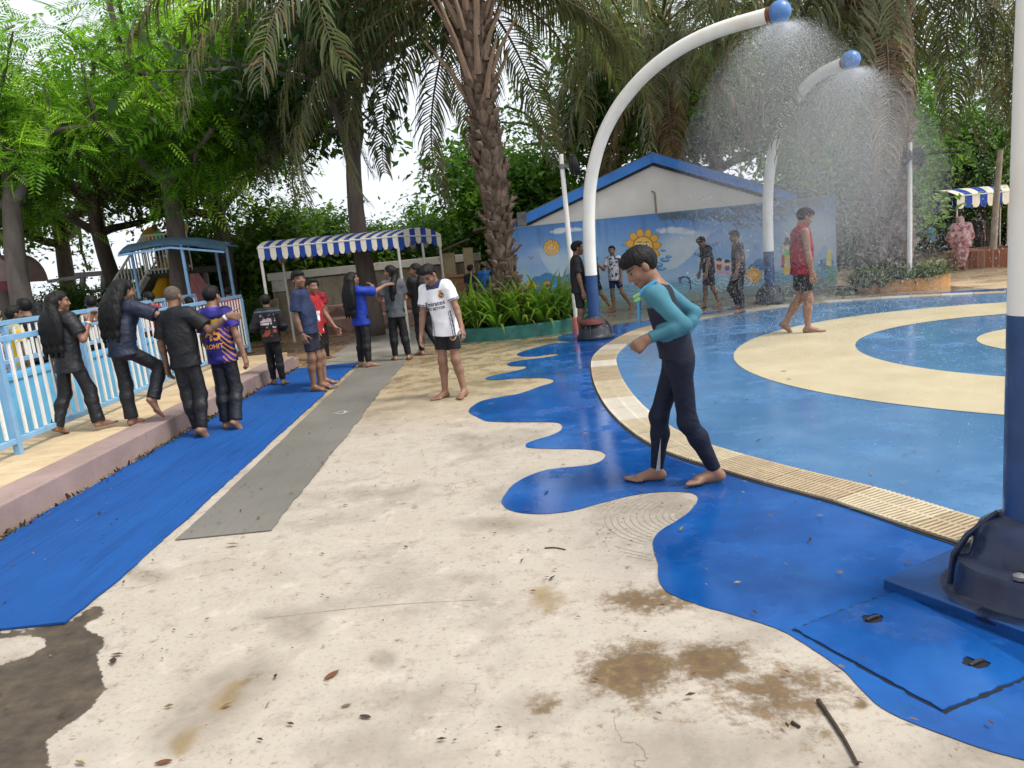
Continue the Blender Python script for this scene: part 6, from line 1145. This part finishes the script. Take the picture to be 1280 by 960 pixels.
# ---- palms
def frond_mesh(seed, L, e0, bend, nl=64, ll=.62, col=(.035, .06, .018), dry=0., droop=1.0, tw=0.):
    rg = np.random.default_rng(seed); n = 16; pts = []; e = e0; p = np.zeros(3); ds = L/n; yaw = 0
    for i in range(n+1):
        pts.append(p.copy()); t = i/n; p = p+np.array([math.cos(e)*math.cos(yaw), math.cos(e)*math.sin(yaw), math.sin(e)])*ds; e -= bend*(.4+1.3*t)/n; yaw += tw/n
    pts = np.array(pts); mb = MB(); mb.tube(pts, np.linspace(.035, .006, n+1), 5, cap=False); lv = Leaves(); T = nrm(np.gradient(pts, axis=0)); V3 = []; 
    s = np.concatenate([np.linspace(.16, .99, nl)]*2); sg = np.repeat([-1., 1.], nl); x = s*n; i0 = np.minimum(x.astype(int), n-1); f = (x-i0)[:, None]; P = pts[i0]*(1-f)+pts[i0+1]*f; TT = nrm(T[i0]*(1-f)+T[i0+1]*f); side = nrm(np.cross(TT, [0, 0, 1.]))*sg[:, None]; up = np.cross(side*sg[:, None], TT)
    ln = (ll*(.45+.75*np.sin(np.pi*np.clip(s, 0, 1)**.8))*np.exp(rg.normal(size=len(s))*.10))[:, None]; d0 = nrm(side*.85+TT*.62+up*(.22+rg.normal(size=(len(s), 1))*.18)); d1 = nrm(d0-np.array([0, 0, .55*droop])+rg.normal(size=d0.shape)*.06); d2 = nrm(d1-np.array([0, 0, 1.0*droop])); w = .019; wv = nrm(np.cross(d0, up+.3*side))*w
    q1 = P+d0*ln*.35; q2 = q1+d1*ln*.35; q3 = q2+d2*ln*.35; C = np.tile(np.array(col), (len(s), 1))*np.exp(rg.normal(size=(len(s), 1))*.25); dm = rg.random(len(s)) < dry; C[dm] = np.array([.20, .135, .06])*np.exp(rg.normal(size=(dm.sum(), 1))*.25)
    lv.add(np.stack([P-wv*.5, P+wv*.5, q1+wv, q1-wv], 1), 4, C); lv.add(np.stack([q1-wv, q1+wv, q2+wv*.8, q2-wv*.8], 1), 4, C); lv.add(np.stack([q2-wv*.8, q2+wv*.8, q3+wv*.12, q3-wv*.12], 1), 4, C*1.1)
    rv = np.array(mb.v); rf = np.array([fc for fc in mb.f if len(fc) == 4]); lv.V.append(rv); lv.F.append(rf+lv.n); lv.C.append(np.tile(np.array([.16, .13, .06]) if dry < .5 else np.array([.2, .14, .08]), (len(rv), 1))); lv.n += len(rv)
    me = lv.mesh('frond'); me.materials.append(M['frond']); return me
GREY = (.14, .165, .078)
FR = {'up': [frond_mesh(i, 4.6, R_(72-i*8), R_(95), col=GREY) for i in range(3)], 'arch': [frond_mesh(10+i, 5.0, R_(46-i*9), R_(120+8*i), col=GREY, dry=.04, tw=.2*(i-1)) for i in range(4)], 'hang': [frond_mesh(20+i, 4.6, R_(12-i*10), R_(105), col=(.135, .148, .078), dry=.10, droop=1.4, tw=.25*(i-1)) for i in range(4)], 'long': [frond_mesh(40+i, 6.0, R_(22-i*9), R_(82+6*i), nl=84, ll=.80, col=(.125, .14, .07), dry=.12, droop=1.6, tw=.3*(i-1)) for i in range(3)], 'dead': [frond_mesh(30+i, 4.0, R_(-30-i*10), R_(60), col=(.17, .13, .075), dry=.6, droop=1.6) for i in range(2)]}
def boot_mesh():
    v = [(-.06, 0, 0), (.06, 0, 0), (.075, .03, .10), (-.075, .03, .10), (-.03, .085, .20), (.03, .085, .20), (-.05, -.02, .16), (.05, -.02, .16), (0, .06, .06)]
    f = [(0, 1, 8), (0, 8, 3), (1, 2, 8), (3, 8, 5, 4)[::-1], (8, 2, 5), (4, 5, 7, 6), (2, 7, 5), (3, 4, 6), (0, 3, 6), (1, 7, 2)]
    return np.array(v), f
def palm(loc, h, r, lean, label, seed, fronds, boots=(0, 1), s=1.0, group='big feathery palms', petioles=16, extra=()):
    rg = np.random.default_rng(seed); ro = empty('palm_tree', loc); tag(ro, label, 'palm tree', group); n = 18
    ax = lambda z: np.array([lean[0]*(z/h)**1.2, lean[1]*(z/h)**1.2, z]); rad = lambda z: r*(1.18-.28*min(1, z/1.2)+.10*math.sin(z*2.1+seed)) if z < h*.75 else r*(.92+.22*(z-h*.75)/(h*.25))
    mb = MB(); zs = np.linspace(0, h, n); mb.tube([ax(z) for z in zs], [rad(z)*.94 for z in zs], 18); tk = mb.build('trunk', M['palm_trunk'], ro, smooth=True)
    bv, bf = boot_mesh(); mb = MB(); k = 0; z = .05
    while z < h*.97:
        a = k*2.39996+rg.normal()*.12; sc = rg.uniform(.6, 1.5)*r/.30; R1 = Rz(a-math.pi/2+rg.normal()*.15)@Rx(-R_(rg.uniform(-10, 38))); c = ax(z)+np.array([math.cos(a), math.sin(a), 0])*rad(z)*.90; mb.add((bv*sc*np.array([1.15, .9, 1.15]))@R1.T+c, bf); k += 1; z += .0125*(.30/r)*1.15
    mb.build('leaf_bases', M['palm_boot'], ro, recalc=False)
    for i in range(petioles):           # cut leaf stalks below the crown
        a = i*2.39996+.6; z = h*(.66+.34*i/petioles); Lp = rg.uniform(.8, 1.7)*s; tilt = rg.uniform(.25, .6); d = np.array([math.cos(a)*tilt, math.sin(a)*tilt, 1]); c = ax(min(z, h*.99))+np.array([math.cos(a), math.sin(a), 0])*rad(z)*.8; mb = MB(); mb.tube([c, c+d*Lp*.5, c+d*Lp+np.array([math.cos(a), math.sin(a), 0])*.12], [.08, .045, .022], 6); mb.build('leaf_stalk', M['petiole'], ro, smooth=True)
    top = ax(h)+np.array([0, 0, .15])
    for kd, cnt, rr_ in fronds:
        for i in range(cnt):
            o = link('frond', FR[kd][int(rg.integers(len(FR[kd])))], None, ro, top+np.array([0, 0, {'up': .2, 'arch': .1, 'long': .0, 'hang': -.1, 'dead': -.4}[kd]])); a = (rr_[0]+(rr_[1]-rr_[0])*(i+rg.uniform(-.3, .3)+.5)/cnt); o.rotation_euler = (rg.normal()*.10, rg.normal()*.08, a); q = s*rg.uniform(.88, 1.1); o.scale = (q, q, q)
    for kd, a, tilt, q in extra: o = link('frond', FR[kd][int(rg.integers(len(FR[kd])))], None, ro, top-np.array([0, 0, .1])); o.rotation_euler = (0, tilt, a); o.scale = (q, q, q)
    return ro
P2 = 2*math.pi
palm((.10, 14.75, .0), 6.5, .26, (-.25, .1, 0), 'big rough trunked palm in the teal planter of strap leaved lilies', 1, [('up', 6, (0, P2)), ('arch', 5, (2.2, 4.0)), ('hang', 4, (2.3, 3.75)), ('long', 6, (2.55, 4.05)), ('arch', 4, (-.6, .5)), ('hang', 5, (-.5, .6)), ('hang', 6, (.7, 2.3)), ('arch', 4, (.7, 2.3))], s=1.05, petioles=26, extra=[('long', 2.85, .25, 1.0), ('long', 3.35, .34, .95), ('hang', 3.1, .4, 1.1), ('long', .15, .35, .8)])
palm((8.3, 16.05, .0), 6.6, .40, (-.15, .1, 0), 'huge dark trunked palm in the right planter behind the falling spray', 2, [('up', 6, (0, P2)), ('arch', 14, (0, P2)), ('hang', 14, (-1.2, 3.9)), ('dead', 3, (0, 6)), ('arch', 2, (-2.3, -1.95)), ('long', 3, (-2.70, -2.25)), ('hang', 1, (-2.6, -2.5))], s=1.12, extra=[('long', -2.52, .46, .92), ('long', -2.34, .50, .86), ('long', -2.66, .36, .95)])
palm((4.9, 21.5, .0), 6.9, .30, (.1, 0, 0), 'palm standing behind the pavilion with fronds over its ridge', 3, [('up', 5, (0, P2)), ('arch', 12, (0, P2)), ('hang', 14, (0, P2)), ('dead', 3, (3, 6))], s=1.05, petioles=8)
palm((13.6, 18.0, 0), 6.6, .32, (.1, 0, 0), 'palm at the right edge whose fronds hang over the far yard', 5, [('up', 4, (0, P2)), ('arch', 12, (0, P2)), ('hang', 12, (0, P2))], s=1.05, petioles=6)
# ---- planters with strap leaved lilies
def lily_mesh(seed, n=46, L=.85, col=(.06, .14, .02), lite=(.20, .26, .05)):
    rg = np.random.default_rng(seed); lv = Leaves()
    for i in range(n):
        a = rg.uniform(0, P2); e = R_(rg.uniform(35, 86)); l = L*rg.uniform(.6, 1.15); bend = rg.uniform(1.0, 2.3); w = rg.uniform(.014, .024); p = np.array([math.cos(a)*.05, math.sin(a)*.05, 0]); sd = np.array([-math.sin(a), math.cos(a), 0]); m = 8; q = []
        for j in range(m+1): t = j/m; ww = w*(.7+.6*math.sin(math.pi*min(1, t*.9+.1)))*(1-t**4); q.append((p-sd*ww, p+sd*ww)); p = p+np.array([math.cos(a)*math.cos(e), math.sin(a)*math.cos(e), math.sin(e)])*l/m; e -= bend*(.4+1.2*t)/m
        V = np.array([[q[j][0], q[j][1], q[j+1][1], q[j+1][0]] for j in range(m)]); c = np.array(col)*math.exp(rg.normal()*.3); c = c*(1-.0)+0; tip = np.array(lite); C = np.array([c*(1-.5*(j/m)**2)+tip*.5*(j/m)**2 if rg.random() > .12 else tip for j in range(m)]); lv.add(V, 4, C)
    me = lv.mesh('blades'); me.materials.append(M['leaf']); return me
LL = [lily_mesh(i, 46, .95, (.10, .21, .03), (.30, .36, .08)) for i in range(4)]
pl = empty('planter', (.18, 15.0, 0)); tag(pl, 'low curved teal planter wall round the foot of the big palm', 'planter'); mb = MB(); mb.lathe([(1.42, 0), (1.42, .22), (1.40, .24), (1.26, .24), (1.25, .16), (.02, .16)], (0, 0, 0), 48); mb.v = [(q[0]*1.06, q[1]*1.0, q[2]) for q in mb.v]; mb.build('planter_wall', M['teal'], pl); mb = MB(); mb.lathe([(1.24, .165), (.5, .21), (.02, .22)], (0, 0, 0), 24); mb.v = [(q[0]*1.06, q[1], q[2]) for q in mb.v]; mb.build('soil_bed', M['soil'], pl, smooth=True)
rg = np.random.default_rng(9)
lg = 'strap leaved lilies in the teal planter'
for i in range(18):
    a = math.pi+.05+i*(math.pi-.1)/17; rr_ = 1.16 if i % 2 else .86; o = link('lily_clump', LL[i % 4], None, None, (.18+math.cos(a)*rr_*1.08, 15.0+math.sin(a)*rr_, .17)); o.rotation_euler.z = rg.uniform(0, P2); s = rg.uniform(.95, 1.25); o.scale = (s, s, s*1.05); tag(o, 'clump of arching green strap leaves in the teal planter under the big palm', 'plant', lg)
pr = empty('planter', (8.46, 15.75, 0)); tag(pr, 'low planter with flaking orange kerb round the huge palm at the right', 'planter'); mb = MB(); mb.lathe([(1.25, 0), (1.25, .24), (1.10, .25), (1.08, .15), (.02, .15)], (0, 0, 0), 40); mb.v = [(q[0]*.72, q[1]*.62, q[2]) for q in mb.v]; mb.build('planter_kerb', simple('flaking_orange_kerb', srgb(190, 140, 84), .8, .3, 4, .3, 20, .3, dirt=srgb(150, 130, 110)), pr); mb = MB(); mb.lathe([(1.07, .16), (.4, .22), (.02, .22)], (0, 0, 0), 24); mb.v = [(q[0]*.72, q[1]*.62, q[2]) for q in mb.v]; mb.build('soil_bed', M['soil'], pr, smooth=True)
lm2 = [lily_mesh(20+i, 52, .80, (.09, .14, .05), (.17, .20, .09)) for i in range(2)]
for i in range(16):
    a = math.pi*.98+i*(math.pi*1.05)/15; rr_ = .95 if i % 2 else .65; o = link('lily_clump', lm2[i % 2], None, None, (8.38+math.cos(a)*rr_*.76-(.25 if i < 6 else 0), 15.75+math.sin(a)*rr_*.6, .12)); o.rotation_euler.z = rg.uniform(0, P2); s = rg.uniform(.65, .95); o.scale = (s, s, s); tag(o, 'clump of dull wet strap leaves in the right planter under the huge palm', 'plant', 'strap leaved lilies in the right planter')
# ================================================================== water and litter
def spray(nz, n, seed, rad, umax, label):
    rg = np.random.default_rng(seed); N0 = np.array(nz[0]); a = rg.uniform(0, P2, n); ur = umax*np.sqrt(rg.uniform(.0, 1, n))*np.exp(rg.normal(size=n)*.10); uz = -.2-.5*rg.random(n)+1.1*(ur/umax)*rg.uniform(.3, 1, n); T = 1.02; t = T*rg.random(n)**1.15
    dr_ = np.exp(-.35*t); P = N0+np.stack([np.cos(a)*ur*t*dr_, np.sin(a)*ur*t*dr_, uz*t-4.4*t*t], 1)+rg.normal(size=(n, 3))*.05*t[:, None]; ok = P[:, 2] > .03; P = P[ok]; t = t[ok]; a = a[ok]; ur = ur[ok]; uz = uz[ok]; n = len(P)
    v = nrm(np.stack([np.cos(a)*ur, np.sin(a)*ur, uz-8.8*t], 1)); s = nrm(np.cross(v, rg.normal(size=(n, 3)))); w = np.cross(v, s); r = (rad*np.exp(rg.normal(size=n)*.45))[:, None]; l = r*(1.0+1.5*t[:, None]+(.8/(t[:, None]+.12)-1)*.25)
    V = np.stack([P+v*l, P-v*l, P+s*r, P-s*r, P+w*r, P-w*r], 1).reshape(-1, 3); f0 = np.array([(0, 2, 4), (0, 4, 3), (0, 3, 5), (0, 5, 2), (1, 4, 2), (1, 3, 4), (1, 5, 3), (1, 2, 5)]); Fc = (np.arange(n)*6)[:, None, None]+f0[None]
    o = link('water_spray', mesh_np('water_spray', V, Fc.reshape(-1, 3), True), M['drop']); tag(o, label, 'water spray', None, 'stuff'); return o
kd = NT('water_drop'); kd.fin((.86, .89, .92), .12, .5); tr = kd.n('ShaderNodeBsdfTranslucent'); tr.inputs[0].default_value = (.9, .93, .95, 1); mx = kd.n('ShaderNodeMixShader'); mx.inputs[0].default_value = .5; kd.l(kd.b.outputs[0], mx.inputs[1]); kd.l(tr.outputs[0], mx.inputs[2]); tp_ = kd.n('ShaderNodeBsdfTransparent'); m2 = kd.n('ShaderNodeMixShader'); m2.inputs[0].default_value = .45; kd.l(mx.outputs[0], m2.inputs[1]); kd.l(tp_.outputs[0], m2.inputs[2]); kd.l(m2.outputs[0], kd.out.inputs[0]); M['drop'] = kd.m
spray(NOZ[0], 170000, 1, .00130, 2.5, 'umbrella of white water drops falling from the nearest curved pole')
spray(NOZ[1], 170000, 2, .00140, 2.5, 'umbrella of white water drops in front of the huge palm')
spray(NOZ[2], 80000, 3, .0009, 2.7, 'loose water drops falling beside the thick navy footed pole')
# soft mist inside each umbrella of drops
mv = bpy.data.materials.new('spray_mist'); mv.use_nodes = True; _t = mv.node_tree; _t.nodes.remove(_t.nodes['Principled BSDF']); pv = _t.nodes.new('ShaderNodeVolumePrincipled'); pv.inputs['Density'].default_value = .085; pv.inputs['Color'].default_value = (.92, .94, .96, 1); pv.inputs['Anisotropy'].default_value = .3; _t.links.new(pv.outputs[0], _t.nodes['Material Output'].inputs['Volume'])
for (nz_, d_), lb in zip(NOZ[:2], ('soft grey mist under the ball of the nearest curved pole', 'soft grey mist under the ball of the far curved pole')):
    mb = MB(); mb.lathe([(.03, -.02), (.30, -.06), (.62, -.22), (.95, -.55), (1.25, -1.05), (1.45, -1.7), (1.40, -2.2), (1.1, -2.7), (.6, -3.05), (.02, -3.2)], (0, 0, 0), 40); tag(mb.build('spray_mist', mv, None, nz_, smooth=2), lb, 'mist', None, 'stuff')
# litter
lm_ = [simple('dry_leaf', srgb(110, 68, 40), .8, .4), simple('dead_leaf', srgb(64, 50, 38), .85, .4), simple('olive_leaf', srgb(104, 94, 60), .8, .3)]
def leaflet(L, w, curl): 
    n = 8; V = []; 
    for i in range(n+1): t = i/n; ww = w*math.sin(math.pi*min(.98, t*.96+.03))**.8; z = curl*(2*t-1)**2*L; V += [(L*(t-.5), -ww, z+ww*.35), (L*(t-.5), 0, z), (L*(t-.5), ww, z+ww*.35)]
    Fs = []
    for i in range(n): Fs += [(3*i, 3*i+3, 3*i+4, 3*i+1), (3*i+1, 3*i+4, 3*i+5, 3*i+2)]
    return V, Fs
for (px_, py_), L, m, rz, lb in (((415, 846), .075, 0, .9, 'large rust brown dry leaf lying alone on the pale concrete'), ((433, 884), .04, 2, .3, 'small olive curled leaf below the rust brown leaf'), ((457, 898), .05, 1, -.4, 'dark square leaf scrap near the lower centre of the concrete'), ((205, 955), .06, 0, .1, 'brown leaf scrap at the very bottom edge')):
    V, Fs = leaflet(L, L*.2, .05); mb = MB(); mb.add(V, Fs); c = G(px_, py_); o = mb.build('fallen_leaf', lm_[m], None, (c[0], c[1], .006), smooth=True); o.rotation_euler.z = rz; tag(o, lb, 'leaf', 'fallen leaves on the concrete')
def stick(pts, r0, label, m): P = [np.array([*G(*p)[:2], r0*.9]) for p in pts]; c = P[0].copy(); mb = MB(); mb.tube(catmull([p-c for p in P], 5), np.linspace(r0, r0*.6, 5*(len(P)-1)+1), 8); tag(mb.build('twig', m, None, c, smooth=True), label, 'twig')
stick([(1023, 878), (1040, 903), (1056, 928), (1072, 958)], .0085, 'thick dark curved twig on the stained concrete', simple('wet_twig', srgb(62, 52, 42), .7, .4, 20, .4, 60)); stick([(681, 686), (694, 685.5), (707, 688)], .005, 'short straight twig in the middle of the concrete', simple('twig_bark', srgb(84, 62, 44), .8, .4)); stick([(990, 905), (1000, 911)], .007, 'short dark twig stub beside the curved twig', simple('twig_stub', srgb(52, 44, 36), .8))
lv = Leaves(); rg = np.random.default_rng(21); pts_ = []
for _ in range(900):
    p = rg.random()
    if p < .55: q = np.array([rg.uniform(-2.2, 2.2), rg.uniform(1.6, 7.5)])
    elif p < .78: q = np.array([rg.uniform(-3.55, -1.6), rg.uniform(2.8, 12)])
    elif p < .88: q = np.array([rg.normal(-3.58, .03), rg.uniform(3, 12.5)])
    else: q = np.array([rg.uniform(.3, 3.2), rg.uniform(2.4, 9)])
    pts_.append(q)
pts_ = np.array(pts_); N = len(pts_); z = np.where((pts_[:, 0] < -1.6) & (pts_[:, 1] > 3.4), .0215, .0125)
z = np.where((pts_[:, 0] > 0.2), .0225, z); a = rg.uniform(0, P2, N); L = (.011*np.exp(rg.normal(size=N)*.45))[:, None]; D = np.stack([np.cos(a), np.sin(a), rg.normal(size=N)*.15], 1); Sx = np.stack([-np.sin(a), np.cos(a), rg.normal(size=N)*.15], 1); P = np.stack([pts_[:, 0], pts_[:, 1], z], 1); C = np.where(rg.random(N)[:, None] < .6, np.array(srgb(72, 52, 36)), np.array(srgb(128, 104, 70)))*np.exp(rg.normal(size=(N, 1))*.3)
lv.add(np.stack([P-D*L, P-Sx*L*.38+[0, 0, .002], P+D*L, P+Sx*L*.38+[0, 0, .002]], 1), 4, C)
tag(link('leaf_litter', lv.mesh('leaf_litter'), vcol_mat('litter', .85, .2)), 'scattered crumbs of dry leaf over the concrete, paint and carpet', 'leaf litter', None, 'stuff')
# weeds and grit along the foot of the kerb
lv = Leaves(); n = 2600; y_ = rg.uniform(4.2, 12.6, n); pt = sstep(.0, .12, vnoise(np.stack([y_*0, y_, y_*0], 1), 1.6, 2)); keep = rg.random(n) < .25+.75*pt; y_ = y_[keep]; n = len(y_); P = np.stack([-3.60+np.abs(rg.normal(size=n))*.035, y_, rg.uniform(.002, .02, n)], 1); D = rnd_dirs(n, rg, .6); L = (.014*np.exp(rg.normal(size=n)*.5))[:, None]; Sx = nrm(np.cross(D, rg.normal(size=(n, 3)))); C = np.where(rg.random(n)[:, None] < .3, np.array([.05, .09, .02]), np.array(srgb(84, 66, 46)))*np.exp(rg.normal(size=(n, 1))*.3)
lv.add(np.stack([P-Sx*L*.5, P+Sx*L*.5, P+D*L*1.4+Sx*L*.2, P+D*L*1.4-Sx*L*.2], 1), 4, C); tag(link('kerb_weeds', lv.mesh('kerb_weeds'), vcol_mat('weeds', .9, .2)), 'weeds and grit along the foot of the pink kerb', 'weeds', None, 'stuff')
